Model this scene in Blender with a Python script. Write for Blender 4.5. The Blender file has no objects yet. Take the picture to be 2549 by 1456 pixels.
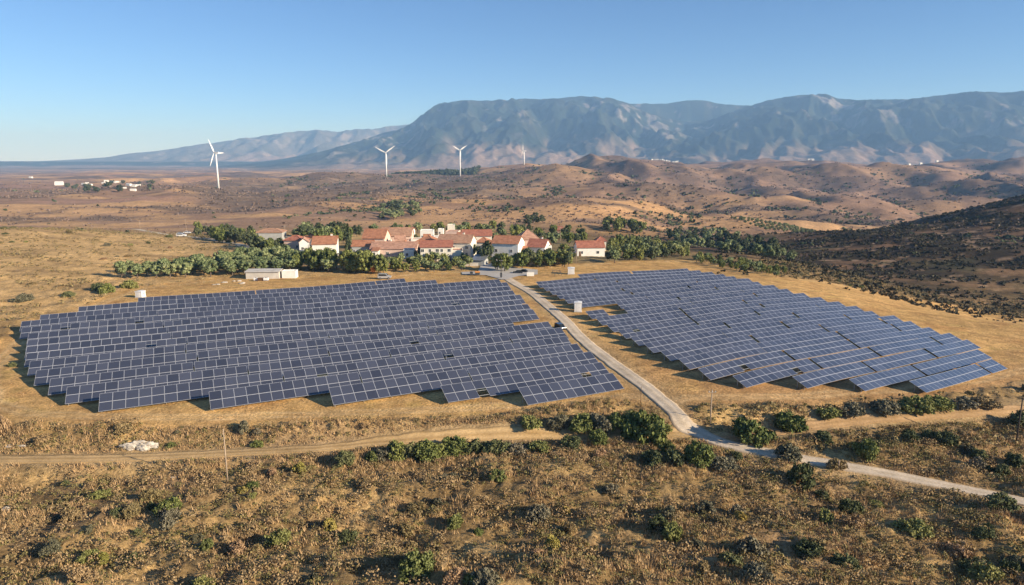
import bpy, bmesh, math, random
import numpy as np
from mathutils import Vector, Matrix

S = bpy.context.scene
COL = S.collection
rad = math.radians
# ------------------------------------------------------------------ camera
CAM_H = 40.0; FPX = 683.0; PITCH = math.atan((292.5 - 160.0) / FPX)
cam = bpy.data.cameras.new("camera"); cam.sensor_width = 36.0; cam.sensor_fit = 'HORIZONTAL'
cam.lens = FPX / 1024.0 * 36.0; cam.clip_start = 1.0; cam.clip_end = 60000.0
camo = bpy.data.objects.new("camera", cam); COL.objects.link(camo)
camo.location = (0, 0, CAM_H); camo.rotation_euler = (rad(90) - PITCH, 0, 0)
S.camera = camo
# ------------------------------------------------------------------ light
SUN_EL = 20.0; SUN_AZ = -24.0          # degrees from +X towards +Y: sun on the right, slightly behind the camera
sdir = Vector((math.cos(rad(SUN_EL)) * math.cos(rad(SUN_AZ)), math.cos(rad(SUN_EL)) * math.sin(rad(SUN_AZ)), math.sin(rad(SUN_EL))))
world = bpy.data.worlds.new("World"); S.world = world; world.use_nodes = True
wn = world.node_tree.nodes; bg = wn["Background"]
sky = wn.new("ShaderNodeTexSky"); sky.sky_type = 'NISHITA'; sky.sun_disc = False
sky.sun_elevation = rad(SUN_EL); sky.sun_rotation = math.atan2(sdir.x, sdir.y)
sky.altitude = 2500; sky.air_density = 1.0; sky.dust_density = 0.15; sky.ozone_density = 6.0
world.node_tree.links.new(sky.outputs[0], bg.inputs[0]); bg.inputs[1].default_value = 0.085
sl = bpy.data.lights.new("sun", 'SUN'); sl.energy = 5.0; sl.angle = rad(0.5); sl.color = (1.0, 0.89, 0.72)
so = bpy.data.objects.new("sun", sl); COL.objects.link(so)
so.rotation_euler = sdir.to_track_quat('Z', 'Y').to_euler(); so.location = (200, -50, 300)
S.view_settings.view_transform = 'Standard'; S.view_settings.look = 'None'
S.view_settings.exposure = 0.78; S.view_settings.gamma = 1.0
cy = S.cycles
cy.max_bounces = 5; cy.diffuse_bounces = 2; cy.glossy_bounces = 2; cy.transmission_bounces = 2
cy.volume_bounces = 1; cy.transparent_max_bounces = 4; cy.use_denoising = True
try: cy.denoiser = 'OPENIMAGEDENOISE'
except Exception: pass
cy.caustics_reflective = False; cy.caustics_refractive = False
HAZE_DENSITY = 7.8e-5

random.seed(7); RNG = np.random.default_rng(7)
SC = 2.4883                                          # photo notes were taken on a 2548 px wide view
# ------------------------------------------------------------------ noise and terrain
def _hash(ix, iy, seed):
    h = (ix.astype(np.int64) * 374761393 + iy.astype(np.int64) * 668265263 + seed * 974634777) & 0x7fffffff
    h = ((h ^ (h >> 13)) * 1274126177) & 0x7fffffff
    h = (h ^ (h >> 16)) & 0xffff
    return h / 65535.0
def noise(x, y, seed=0):
    ix = np.floor(x); iy = np.floor(y); fx = x - ix; fy = y - iy
    ux = fx*fx*fx*(fx*(fx*6-15)+10); uy = fy*fy*fy*(fy*(fy*6-15)+10)
    def g(dx, dy):
        a = _hash(ix+dx, iy+dy, seed) * 2*np.pi
        return np.cos(a)*(fx-dx) + np.sin(a)*(fy-dy)
    n0 = g(0,0)*(1-ux) + g(1,0)*ux; n1 = g(0,1)*(1-ux) + g(1,1)*ux
    return (n0*(1-uy) + n1*uy) * 1.5
def fbm(x, y, seed=0, o=4, gain=.5):
    s = 0; a = 1; f = 1; t = 0
    for i in range(o):
        s = s + a*noise(x*f + 17.3*i, y*f - 9.1*i, seed+i); t += a; a *= gain; f *= 2.03
    return s / t
def sstep(a, b, x):
    t = np.clip((x-a)/(b-a), 0, 1); return t*t*(3-2*t)
D_ = np.array([40,100,230,330,420,520,650,800,1000,1400,1700,2000,2250,2600,3000,3400,4200,6000,9000,30000.])
AZ_ = np.array([-1.2,-.75,-.43,-.184,-.077,.018,.3,.75,1.3])
Z_ = np.array([
 [0,0,0,3.5,6,-1,-13,-15,-17,-18,-20,-21,-22,-25,-28,-31,-36,-45,-45,-45],
 [0,0,0,3.5,6,-1,-13,-15,-17,-18,-20,-21,-22,-25,-28,-31,-36,-45,-45,-45],
 [0,0,0,0,-3,-9,-13,-15,-14,-8,-12,-19,-23,-27,-31,-34,-38,-45,-45,-45],
 [0,0,0,0,-4,-10,-14,-15,-15,-13,-10.5,-11,-18,-28,-33,-36,-40,-45,-45,-45],
 [0,0,0,0,-4,-10,-14,-14,-14,-11,-7,-2,-4,-18,-30,-36,-40,-45,-45,-45],
 [0,0,0,0,-4,-10,-14,-14,-14,-10,-5,5,11,4,-6,-14,-30,-45,-45,-45],
 [0,0,0,-3,-9,-20,-30,-34,-34,-30,-22,-12,0,14,26,18,-12,-45,-45,-45],
 [0,0,-5,-22,-27,-27,-27,-28,-30,-28,-20,-12,-4,6,15,10,-14,-45,-45,-45],
 [0,0,-5,-22,-27,-27,-27,-28,-30,-28,-20,-12,-4,6,15,10,-14,-45,-45,-45]], float)
def _base(x, y):
    d = np.hypot(x, y); ld = np.log(np.clip(d, 41, 29000)); az = np.clip(x/np.maximum(y, 1.), -1.19, 1.29)
    L = np.log(D_)
    i = np.clip(np.searchsorted(L, ld)-1, 0, len(L)-2); j = np.clip(np.searchsorted(AZ_, az)-1, 0, len(AZ_)-2)
    t = (ld-L[i])/(L[i+1]-L[i]); u = (az-AZ_[j])/(AZ_[j+1]-AZ_[j]); t = t*t*(3-2*t)*.6 + t*.4; u = u*u*(3-2*u)
    return (Z_[j,i]*(1-t)+Z_[j,i+1]*t)*(1-u) + (Z_[j+1,i]*(1-t)+Z_[j+1,i+1]*t)*u
AD_ = np.array([0,110,250,330,450,650,1000,1500,2200,3000,4200,7000,30000.]); AV_ = np.array([0,.15,.2,.6,2.5,6,11,13,14,15,10,8,8.])
DH = [(165,410,-2),(245,440,14),(375,500,30),(620,560,42),(1000,640,46)]
def seg_dist(x, y, pts):
    best = np.full(np.shape(x), 1e9); tt = np.zeros(np.shape(x)); acc = 0
    for k in range(len(pts)-1):
        ax, ay = pts[k][:2]; bx, by = pts[k+1][:2]; dx, dy = bx-ax, by-ay; l2 = dx*dx+dy*dy
        t = np.clip(((x-ax)*dx + (y-ay)*dy)/l2, 0, 1)
        dd = np.hypot(x-ax-t*dx, y-ay-t*dy); m = dd < best
        best = np.where(m, dd, best); tt = np.where(m, k+t, tt)
    return best, tt
def H0(x, y):
    x = np.asarray(x, float); y = np.asarray(y, float)
    d = np.hypot(x, y); z = _base(x, y)
    A = np.interp(d, AD_, AV_); az = x/np.maximum(y, 1.)
    A = A * (0.55 + 1.35*sstep(560, 850, d)*sstep(-.7, -.5, az) + 1.7*sstep(-.12, .22, az)*(1-.55*sstep(2300, 3000, d)))
    w = fbm(x/700, y/700, 5, 2)*140
    n = fbm((x+w)/560, (y-w)/600, 11, 2)*1.45 + .5*(1-2.2*np.abs(fbm((x-w)/300, (y+w)/420, 23, 2))) + .28*fbm(x/110, y/130, 31, 3)
    z = z + A*(n-.25-.12*sstep(-.1, .3, az))
    z = z + .35*sstep(70, 120, y)*(1-sstep(260, 330, d))*noise(x/38, y/30, 77)
    q, t = seg_dist(x, y, DH); hh = np.interp(t, range(len(DH)), [p[2] for p in DH])
    z = z + hh*np.exp(-(q/120)**2)*(1+.22*fbm(x/60, y/60, 41, 3))
    # front bank and foreground knoll
    edge = 99.5 + np.interp(x, [-100,-60,0,40,60,110,150], [3,-1,2,6,9,20,34])
    b = 1-sstep(-4.5, 0, y-edge)
    z = z - 1.7*b
    z = z + 4.2*np.exp(-((x-10)/26)**2 - ((y-55)/13)**2) + 1.6*np.exp(-((x+38)/24)**2 - ((y-58)/10)**2) - 1.2*np.exp(-((x-75)/30)**2-((y-88)/14)**2)
    return z
def ray(u, v):
    X = (u/SC-512)/FPX; Y = -(v/SC-292.5)/FPX; c, s = math.cos(PITCH), math.sin(PITCH)
    d = np.array([X, c+Y*s, -s+Y*c]); return d/np.hypot(d[0], d[1])
def hit(u, v, fn=None, tmin=45, tmax=6000):
    """point of the terrain seen at (u,v)"""
    fn = fn or H0; d = ray(u, v)
    t = np.geomspace(tmin, tmax, 900); g = CAM_H + d[2]*t - fn(d[0]*t, d[1]*t)
    k = np.argmax(g < 0) if (g < 0).any() else len(t)-1
    k = max(k, 1); lo, hi = t[k-1], t[k]
    for _ in range(3):
        tt = np.linspace(lo, hi, 24); gg = CAM_H + d[2]*tt - fn(d[0]*tt, d[1]*tt)
        j = np.argmax(gg < 0) if (gg < 0).any() else 23
        j = max(j, 1); lo, hi = tt[j-1], tt[j]
    t = (lo+hi)/2
    return Vector((d[0]*t, d[1]*t, float(fn(d[0]*t, d[1]*t))))
def crest(u, lo, hi):
    a = (u/SC-512)/FPX * 1.0; d = np.array([a, math.cos(PITCH) ]); d = ray(u, 430); t = np.linspace(lo, hi, 400)
    g = (H(d[0]*t, d[1]*t)-CAM_H)/t; k = int(np.argmax(g)); return Vector((d[0]*t[k], d[1]*t[k], float(H(d[0]*t[k], d[1]*t[k]))))
def line(px): return [tuple(hit(u, v)[:2]) for u, v in px]
ROAD = line([(1195,650),(1225,672),(1262,693),(1325,730),(1395,788),(1450,845),(1530,908),(1600,958),(1660,1008),(1697,1050),(1740,1080),(1810,1106),(1900,1125),(2040,1150),(2200,1178),(2350,1208),(2470,1232),(2575,1256),(2700,1290)])
TRACK = line([(-160,1146),(0,1144),(300,1140),(560,1128),(800,1115),(960,1100),(1200,1082),(1400,1080),(1560,1080),(1715,1078)])
TRACK2 = line([(1790,1096),(1900,1080),(2040,1058),(2250,1036),(2400,1026),(2548,1018),(2700,1010)])
TRACK3 = line([(330,570),(430,585),(480,590),(540,598),(600,610),(640,622)])
def roadmask(x, y):
    q = np.minimum.reduce([seg_dist(x, y, P)[0] for P in (ROAD, TRACK, TRACK2, TRACK3)])
    return 1-sstep(2.0, 4.5, q)
SOIL = [tuple(hit(u, v)[:2]) for u, v in [(-90,1020),(20,1050),(200,1062),(500,1064),(900,1052),(1300,1030),(1500,1004),(1640,1012),(1700,1050),(1745,1010),(1820,1012),(2000,1008),(2300,988),(2480,962),(2640,925),(2640,800),(2400,762),(2200,728),(1950,690),(1720,646),(1500,652),(1330,664),(960,682),(560,690),(330,715),(200,762),(100,785),(0,850),(-90,930)]]
def inpoly(x, y, P):
    r = np.zeros(np.shape(x), bool)
    for k in range(len(P)):
        ax, ay = P[k]; bx, by = P[(k+1) % len(P)]
        c = ((ay > y) != (by > y)) & (x < (bx-ax)*(y-ay)/((by-ay) if by != ay else 1e-9)+ax); r ^= c
    return r
def soilmask(x, y):
    wx = x+1.6*noise(x/5, y/5, 91)+.6*noise(x/1.7, y/1.7, 92); wy = y+1.6*noise(x/5, y/5, 93)+.6*noise(x/1.7, y/1.7, 94)
    m = inpoly(wx, wy, SOIL); q = seg_dist(wx, wy, SOIL+[SOIL[0]])[0]
    return np.where(m, sstep(-1.2, 1.2, q), 1-sstep(-1.2, 1.2, q))
def H(x, y):
    x = np.asarray(x, float); y = np.asarray(y, float)
    d = np.hypot(x, y); z = H0(x, y)
    m = (1-roadmask(x, y))*(1-sstep(150, 420, d))*(1-.85*inpoly(x, y, SOIL))
    return z + m*(1.3*(1-sstep(105, 130, y))*noise(x/24, y/15, 55) + 1.05*fbm(x/7.5, y/6, 51, 3) + .5*np.abs(noise(x/1.9, y/1.6, 53)) )
# ------------------------------------------------------------------ mesh helpers
def np_mesh(name, V, F, mats, mi=None, smooth=False):
    V = np.asarray(V, np.float32); F = np.asarray(F, np.int32); k = F.shape[1]
    me = bpy.data.meshes.new(name); me.vertices.add(len(V)); me.vertices.foreach_set('co', V.ravel())
    me.loops.add(F.size); me.loops.foreach_set('vertex_index', F.ravel())
    me.polygons.add(len(F)); me.polygons.foreach_set('loop_start', np.arange(0, F.size, k, dtype=np.int32))
    me.polygons.foreach_set('loop_total', np.full(len(F), k, np.int32))
    if mi is not None: me.polygons.foreach_set('material_index', np.asarray(mi, np.int32))
    if smooth: me.polygons.foreach_set('use_smooth', np.ones(len(F), bool))
    for m in (mats if isinstance(mats, (list, tuple)) else [mats]): me.materials.append(m)
    me.update(calc_edges=True); me.validate(); return me
class MB:
    def __init__(s): s.v = []; s.f = []; s.m = []; s.mats = []
    def mi(s, m):
        if m not in s.mats: s.mats.append(m)
        return s.mats.index(m)
    def poly(s, pts, m):
        b = len(s.v); s.v += [tuple(p) for p in pts]; s.f.append(tuple(range(b, b+len(pts)))); s.m.append(s.mi(m)); return s
    def hexa(s, p, m):           # 8 corners: bottom 4 ccw, top 4 ccw
        b = len(s.v); s.v += [tuple(q) for q in p]; k = s.mi(m)
        for f in ((3,2,1,0),(4,5,6,7),(0,1,5,4),(1,2,6,5),(2,3,7,6),(3,0,4,7)): s.f.append(tuple(b+i for i in f)); s.m.append(k)
        return s
    def box(s, x0, x1, y0, y1, z0, z1, m):
        return s.hexa([(x0,y0,z0),(x1,y0,z0),(x1,y1,z0),(x0,y1,z0),(x0,y0,z1),(x1,y0,z1),(x1,y1,z1),(x0,y1,z1)], m)
    def tube(s, p0, p1, r0, r1, m, n=8, cap=True):
        p0 = Vector(p0); p1 = Vector(p1); d = (p1-p0).normalized(); a = d.orthogonal().normalized(); c = d.cross(a); b = len(s.v); k = s.mi(m)
        for p, r in ((p0, r0), (p1, r1)):
            for i in range(n):
                t = 2*math.pi*i/n; s.v.append(tuple(p + (a*math.cos(t)+c*math.sin(t))*r))
        for i in range(n):
            j = (i+1) % n; s.f.append((b+i, b+j, b+n+j, b+n+i)); s.m.append(k)
        if cap: s.f.append(tuple(b+i for i in reversed(range(n)))); s.f.append(tuple(b+n+i for i in range(n))); s.m += [k, k]
        return s
    def prism(s, prof, y0, y1, m):      # profile in xz extruded along y
        n = len(prof); b = len(s.v); k = s.mi(m)
        s.v += [(x, y0, z) for x, z in prof] + [(x, y1, z) for x, z in prof]
        s.f.append(tuple(b+i for i in range(n))); s.f.append(tuple(b+n+i for i in reversed(range(n)))); s.m += [k, k]
        for i in range(n):
            j = (i+1) % n; s.f.append((b+j, b+i, b+n+i, b+n+j)); s.m.append(k)
        return s
    def mesh(s, name, bevel=0, smooth=False):
        me = bpy.data.meshes.new(name); me.from_pydata(s.v, [], s.f)
        for m in s.mats: me.materials.append(m)
        me.polygons.foreach_set('material_index', s.m)
        if smooth: me.polygons.foreach_set('use_smooth', [True]*len(s.f))
        bm = bmesh.new(); bm.from_mesh(me); bmesh.ops.recalc_face_normals(bm, faces=bm.faces[:])
        if bevel: bmesh.ops.bevel(bm, geom=bm.edges[:], offset=bevel, segments=2, affect='EDGES', clamp_overlap=True)
        bm.to_mesh(me); bm.free(); me.update(); return me
    def obj(s, name, parent=None, bevel=0, smooth=False, loc=None, rz=0):
        o = bpy.data.objects.new(name, s.mesh(name, bevel, smooth)); COL.objects.link(o)
        if parent: o.parent = parent
        if loc is not None: o.location = loc
        if rz: o.rotation_euler = (0, 0, rz)
        return o
def tag(o, label, cat, group=None):
    o['label'] = label; o['category'] = cat
    if group: o['group'] = group
    return o
def thing(name, label, cat, loc, rz=0, group=None):
    o = bpy.data.objects.new(name, None); o.empty_display_size = .5; COL.objects.link(o); o.location = loc; o.rotation_euler = (0, 0, rz)
    return tag(o, label, cat, group)
def link(name, me, parent=None, kind=None):
    o = bpy.data.objects.new(name, me); COL.objects.link(o)
    if parent: o.parent = parent
    if kind: o['kind'] = kind
    return o
# ------------------------------------------------------------------ materials
def newmat(name):
    m = bpy.data.materials.new(name); m.use_nodes = True; n = m.node_tree.nodes; return m, n, m.node_tree.links, n["Principled BSDF"]
def mat(name, col, rough=.7, metal=0., var=.15, scale=1.5, spec=.3, bump=0., coat=0.):
    m, n, l, b = newmat(name)
    tc = n.new("ShaderNodeTexCoord"); t = n.new("ShaderNodeTexNoise"); t.inputs['Scale'].default_value = scale; t.inputs['Detail'].default_value = 5
    oi = n.new("ShaderNodeObjectInfo")
    l.new(tc.outputs['Object'], t.inputs['Vector'])
    mr = n.new("ShaderNodeMapRange"); mr.inputs['From Min'].default_value = .3; mr.inputs['From Max'].default_value = .7
    mr.inputs['To Min'].default_value = 1-var; mr.inputs['To Max'].default_value = 1+var
    l.new(t.outputs['Fac'], mr.inputs['Value'])
    mx = n.new("ShaderNodeMix"); mx.data_type = 'RGBA'; mx.blend_type = 'MULTIPLY'; mx.inputs[0].default_value = 1
    mx.inputs[6].default_value = (*col, 1); l.new(mr.outputs[0], mx.inputs[7])
    l.new(mx.outputs[2], b.inputs['Base Color']); b.inputs['Roughness'].default_value = rough; b.inputs['Metallic'].default_value = metal
    b.inputs['Specular IOR Level'].default_value = spec; b.inputs['Coat Weight'].default_value = coat
    if bump:
        bp = n.new("ShaderNodeBump"); bp.inputs['Strength'].default_value = bump; bp.inputs['Distance'].default_value = .05
        l.new(t.outputs['Fac'], bp.inputs['Height']); l.new(bp.outputs[0], b.inputs['Normal'])
    return m
def leafmat(name, c1, c2, c3=None, rough=.75, transl=.0):
    """two or three leaf colours mixed leaf by leaf, shifted a little plant by plant"""
    m, n, l, b = newmat(name)
    g = n.new("ShaderNodeNewGeometry"); oi = n.new("ShaderNodeObjectInfo")
    r = n.new("ShaderNodeValToRGB"); r.color_ramp.elements[0].color = (*c1, 1); r.color_ramp.elements[1].color = (*c2, 1)
    if c3: e = r.color_ramp.elements.new(.5); e.color = (*c3, 1)
    l.new(g.outputs['Random Per Island'], r.inputs[0])
    hs = n.new("ShaderNodeHueSaturation"); l.new(r.outputs[0], hs.inputs['Color'])
    mr = n.new("ShaderNodeMapRange"); mr.inputs['To Min'].default_value = .72; mr.inputs['To Max'].default_value = 1.28; l.new(oi.outputs['Random'], mr.inputs['Value'])
    l.new(mr.outputs[0], hs.inputs['Value'])
    mh = n.new("ShaderNodeMapRange"); mh.inputs['To Min'].default_value = .515; mh.inputs['To Max'].default_value = .475; l.new(oi.outputs['Random'], mh.inputs['Value'])
    l.new(mh.outputs[0], hs.inputs['Hue'])
    l.new(hs.outputs[0], b.inputs['Base Color']); b.inputs['Roughness'].default_value = rough; b.inputs['Specular IOR Level'].default_value = .2
    return m
M = {}
M['white'] = mat('white_paint', (.80,.79,.76), .55, var=.05, scale=.6)
M['cream'] = mat('cream_render', (.76,.69,.57), .85, var=.08, scale=.7)
M['whitewash'] = mat('whitewash', (.80,.77,.70), .85, var=.08, scale=.7)
M['pinkwash'] = mat('pink_render', (.70,.50,.40), .85, var=.1, scale=.7)
M['greyshade'] = mat('grey_shade_render', (.40,.40,.38), .85, var=.12, scale=.7)  # grey wall colour, also standing for walls in shade
M['glass_dark'] = mat('dark_window', (.02,.025,.03), .15, spec=.5, var=.3)
M['wood'] = mat('brown_wood', (.16,.09,.05), .7, var=.25, scale=3)
M['polewood'] = mat('weathered_pole', (.40,.30,.21), .85, var=.2, scale=2)
M['poledark'] = mat('dark_pole', (.07,.055,.045), .85, var=.2, scale=2)
M['concrete'] = mat('pale_concrete', (.55,.51,.45), .9, var=.15, scale=.4, bump=.3)
M['metal'] = mat('galvanised_steel', (.42,.43,.44), .45, .7, var=.15)
M['dsteel'] = mat('dark_steel', (.08,.085,.09), .6, .3, var=.2)
M['rubber'] = mat('tyre_rubber', (.02,.02,.02), .85, var=.2)
M['orange'] = mat('orange_plastic', (.75,.30,.05), .5, var=.1)
M['black'] = mat('black_paint', (.02,.022,.026), .3, var=.2, coat=.6)
M['rock'] = mat('pale_limestone', (.52,.46,.375), .95, var=.3, scale=1.2, bump=.8)
M['frame'] = mat('aluminium_frame', (.60,.61,.64), .4, .25, var=.05)
M['back'] = mat('panel_backsheet', (.35,.35,.36), .8, var=.1)
def roofmat(name, c):
    m, n, l, b = newmat(name)
    tc = n.new("ShaderNodeTexCoord"); w = n.new("ShaderNodeTexWave"); w.inputs['Scale'].default_value = 1.3; w.inputs['Distortion'].default_value = 1.2; w.bands_direction = 'X'
    t = n.new("ShaderNodeTexNoise"); t.inputs['Scale'].default_value = .8; t.inputs['Detail'].default_value = 6
    l.new(tc.outputs['Object'], w.inputs['Vector']); l.new(tc.outputs['Object'], t.inputs['Vector'])
    r = n.new("ShaderNodeValToRGB"); r.color_ramp.elements[0].position = .3; r.color_ramp.elements[1].position = .72
    r.color_ramp.elements[0].color = (c[0]*.68, c[1]*.66, c[2]*.7, 1); r.color_ramp.elements[1].color = (c[0]*1.15, c[1]*1.22, c[2]*1.3, 1)
    l.new(t.outputs['Fac'], r.inputs[0]); l.new(r.outputs[0], b.inputs['Base Color']); b.inputs['Roughness'].default_value = .85
    bp = n.new("ShaderNodeBump"); bp.inputs['Strength'].default_value = .6; bp.inputs['Distance'].default_value = .08; l.new(w.outputs['Fac'], bp.inputs['Height']); l.new(bp.outputs[0], b.inputs['Normal'])
    return m
M['tile_o'] = roofmat('orange_tile', (.47,.20,.10)); M['tile_r'] = roofmat('red_tile', (.42,.155,.09)); M['tile_p'] = roofmat('pink_tile', (.54,.29,.18)); M['tile_t'] = roofmat('tan_tile', (.48,.26,.15))
# solar glass: dark blue cells under glossy glass
m, n, l, b = newmat('solar_glass')
g = n.new("ShaderNodeNewGeometry"); r = n.new("ShaderNodeValToRGB"); r.color_ramp.elements[0].color = (.038,.041,.058,1); r.color_ramp.elements[1].color = (.072,.077,.104,1)
oi = n.new("ShaderNodeObjectInfo"); ad = n.new("ShaderNodeMath"); ad.operation = 'ADD'; fr = n.new("ShaderNodeMath"); fr.operation = 'FRACT'
l.new(g.outputs['Random Per Island'], ad.inputs[0]); l.new(oi.outputs['Random'], ad.inputs[1]); l.new(ad.outputs[0], fr.inputs[0]); l.new(fr.outputs[0], r.inputs[0])
l.new(r.outputs[0], b.inputs['Base Color']); b.inputs['Roughness'].default_value = .45; b.inputs['Specular IOR Level'].default_value = .5; b.inputs['Coat Weight'].default_value = 1; b.inputs['Coat Roughness'].default_value = .12; b.inputs['Coat IOR'].default_value = 1.85
M['solar'] = m
M['olive'] = leafmat('olive_leaves', (.115,.15,.06), (.265,.295,.14), (.18,.215,.095))
M['green'] = leafmat('green_leaves', (.095,.115,.03), (.23,.25,.08), (.15,.175,.05))
M['dark'] = leafmat('dark_leaves', (.045,.06,.028), (.125,.14,.065), (.08,.098,.045))
M['bright'] = leafmat('bright_leaves', (.135,.15,.04), (.27,.275,.10), (.20,.21,.065))
M['yellow'] = leafmat('yellow_leaves', (.26,.22,.05), (.42,.35,.10), (.33,.29,.07))
M['autumn'] = leafmat('autumn_leaves', (.45,.22,.04), (.60,.33,.07))
M['greyshrub'] = leafmat('grey_shrub_leaves', (.10,.095,.06), (.25,.225,.14), (.17,.155,.095))
M['dry'] = leafmat('dry_leaves', (.20,.145,.075), (.42,.305,.15), (.30,.215,.10))
M['straw'] = leafmat('dry_grass_blades', (.32,.22,.10), (.55,.40,.20), (.43,.30,.14))
M['scrubmix'] = leafmat('low_scrub_leaves', (.125,.11,.045), (.35,.275,.11), (.23,.19,.07))
M['hillscrub'] = leafmat('hill_scrub_leaves', (.12,.09,.065), (.24,.18,.13), (.17,.13,.095))
M['darkscrub'] = leafmat('dark_scrub_leaves', (.040,.036,.020), (.12,.085,.045), (.07,.062,.032))  # scrub tone also stands for shade on the dark hill
M['bushdark'] = leafmat('dark_bush_leaves', (.075,.09,.035), (.175,.185,.08), (.12,.132,.055))
M['bark'] = mat('grey_bark', (.13,.10,.075), .9, var=.3, scale=4)
# ------------------------------------------------------------------ ground
def groundmat(name, bump=.5, fine=True):
    m, n, l, b = newmat(name)
    a = n.new("ShaderNodeAttribute"); a.attribute_name = 'Col'; ge = n.new("ShaderNodeNewGeometry")
    cur = a.outputs['Color']
    for sc, lo, hi in (((.035,.92,1.08),(.4,.86,1.14),(3.0,.84,1.16)) if fine == 'road' else ((.035,.80,1.2),(.35,.72,1.3),(2.3,.62,1.42)) if fine else ((.0012,.85,1.15),(.005,.82,1.2),(.02,.85,1.2))):
        t = n.new("ShaderNodeTexNoise"); t.inputs['Scale'].default_value = sc; t.inputs['Detail'].default_value = 6; t.inputs['Roughness'].default_value = .62
        l.new(ge.outputs['Position'], t.inputs['Vector'])
        mr = n.new("ShaderNodeMapRange"); mr.inputs['From Min'].default_value = .33; mr.inputs['From Max'].default_value = .67; mr.inputs['To Min'].default_value = lo; mr.inputs['To Max'].default_value = hi
        l.new(t.outputs['Fac'], mr.inputs['Value']); mx = n.new("ShaderNodeMix"); mx.data_type = 'RGBA'; mx.blend_type = 'MULTIPLY'; mx.inputs[0].default_value = 1
        l.new(cur, mx.inputs[6]); l.new(mr.outputs[0], mx.inputs[7]); cur = mx.outputs[2]
    l.new(cur, b.inputs['Base Color']); b.inputs['Roughness'].default_value = .95; b.inputs['Specular IOR Level'].default_value = .1
    if bump:
        bp = n.new("ShaderNodeBump"); bp.inputs['Strength'].default_value = bump; bp.inputs['Distance'].default_value = .35 if fine else 30
        l.new(t.outputs['Fac'], bp.inputs['Height']); l.new(bp.outputs[0], b.inputs['Normal'])
    return m
def C3(*c): return np.array(c, float)
def mixc(a, b, t): return a*(1-t[..., None]) + b*t[..., None]
def ground_colour(x, y, z):
    d = np.hypot(x, y); az = x/np.maximum(y, 1.)
    n1 = fbm(x/16, y/12, 61, 4); n2 = fbm(x/5, y/4, 62, 3)
    c = mixc(C3(.25,.162,.070)+0*x[..., None], C3(.47,.305,.125), sstep(-.2, .5, n1+.5*n2))          # scrub ground
    c = mixc(c, C3(.26,.165,.095)+0*c, .45*sstep(.1, .5, fbm(x/22, y/18, 63, 3)))                          # mauve brown bare earth
    # straw bank between array and track
    gold = sstep(180, 240, d)*(1-sstep(430, 560, d))*(1-sstep(-.15, .1, az))
    cg = mixc(C3(.52,.335,.145)+0*c, C3(.34,.22,.10), sstep(.05, .5, fbm(x/26, y/12, 64, 4)))
    c = mixc(c, cg, gold)
    mid = sstep(380, 620, d)
    w = fbm(x/400, y/300, 71, 3)*160
    f1 = fbm((x+w)/330, (y-w)/170, 72, 4); f2 = fbm((x-w)/520, (y+w)/260, 73, 4); f3 = fbm(x/60, y/34, 74, 4)
    cm = mixc(C3(.31,.19,.115)+0*c, C3(.50,.30,.145), sstep(.0, .14, f1))                              # tan fields
    cm = mixc(cm, C3(.145,.105,.075)+0*c, .85*sstep(-.02, .22, f2 + .35*f3))                              # dark scrub
    cm = mixc(cm, C3(.38,.22,.15)+0*c, .6*sstep(.2, .3, fbm((x+w)/260, y/120, 75, 2))*(1-sstep(-.5, -.3, az)))
    hs = sstep(780, 1000, d)*(1-sstep(1900, 2300, d))*sstep(-.5, -.42, az)*(1-sstep(-.02, .1, az))
    cm = mixc(cm, mixc(C3(.15,.11,.08)+0*c, C3(.30,.205,.125), sstep(.05, .4, fbm((x+w*.3)/120, y/70, 79, 4))), .85*hs)
    near_f = sstep(400, 520, d)*(1-sstep(950, 1250, d))*sstep(-.35, -.2, az)*(1-sstep(.32, .45, az))
    cm = mixc(cm, C3(.53,.31,.145)+0*c, .85*near_f*sstep(-.12, .06, fbm(x/130, y/90, 76, 3)))
    plum = sstep(1500, 3000, d); cm = mixc(cm, mixc(C3(.15,.105,.08)+0*c, C3(.27,.175,.125), sstep(-.15, .25, fbm(x/300, y/200, 80, 4))), .9*np.maximum(plum, .75*sstep(1000, 1500, d))*sstep(-.1, .2, az))
    c = mixc(c, cm, mid)
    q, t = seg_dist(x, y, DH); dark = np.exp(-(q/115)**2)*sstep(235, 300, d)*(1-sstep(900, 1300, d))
    cd = mixc(C3(.036,.027,.017)+0*c, C3(.165,.098,.055), sstep(.0, .38, fbm(x/70+z*.02, y/16, 78, 4)))  # dark scrub tones that also stand for this hill's shade
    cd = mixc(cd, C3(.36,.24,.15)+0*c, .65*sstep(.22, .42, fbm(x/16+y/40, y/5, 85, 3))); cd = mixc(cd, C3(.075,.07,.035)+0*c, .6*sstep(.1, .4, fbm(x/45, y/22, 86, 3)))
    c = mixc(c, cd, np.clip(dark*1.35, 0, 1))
    far = sstep(4500, 9000, d); c = mixc(c, C3(.22,.16,.12)+0*c, far)
    # village gardens
    vil = sstep(262, 280, y)*(1-sstep(365, 420, y))*sstep(-100, -70, x)*(1-sstep(60, 95, x)); c = mixc(c, C3(.21,.165,.085)+0*c, .8*vil)
    # bare soil of the solar field
    s = soilmask(x, y)
    cs = mixc(C3(.53,.32,.12)+0*c, C3(.43,.24,.088), sstep(-.1, .5, fbm(x/12, y/6, 81, 4)))
    cs = mixc(cs, C3(.44,.31,.095)+0*c, .5*sstep(.15, .5, fbm(x/9, y/5, 82, 3)))
    cs = mixc(cs, C3(.40,.225,.095)+0*c, .75*sstep(10, 45, x)*(1-sstep(125, 165, y))); c = mixc(c, cs, s)
    # wheel ruts of the perimeter drive
    qe = seg_dist(x, y, SOIL+[SOIL[0]])[0]+.5*noise(x/9, y/9, 83)
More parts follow.
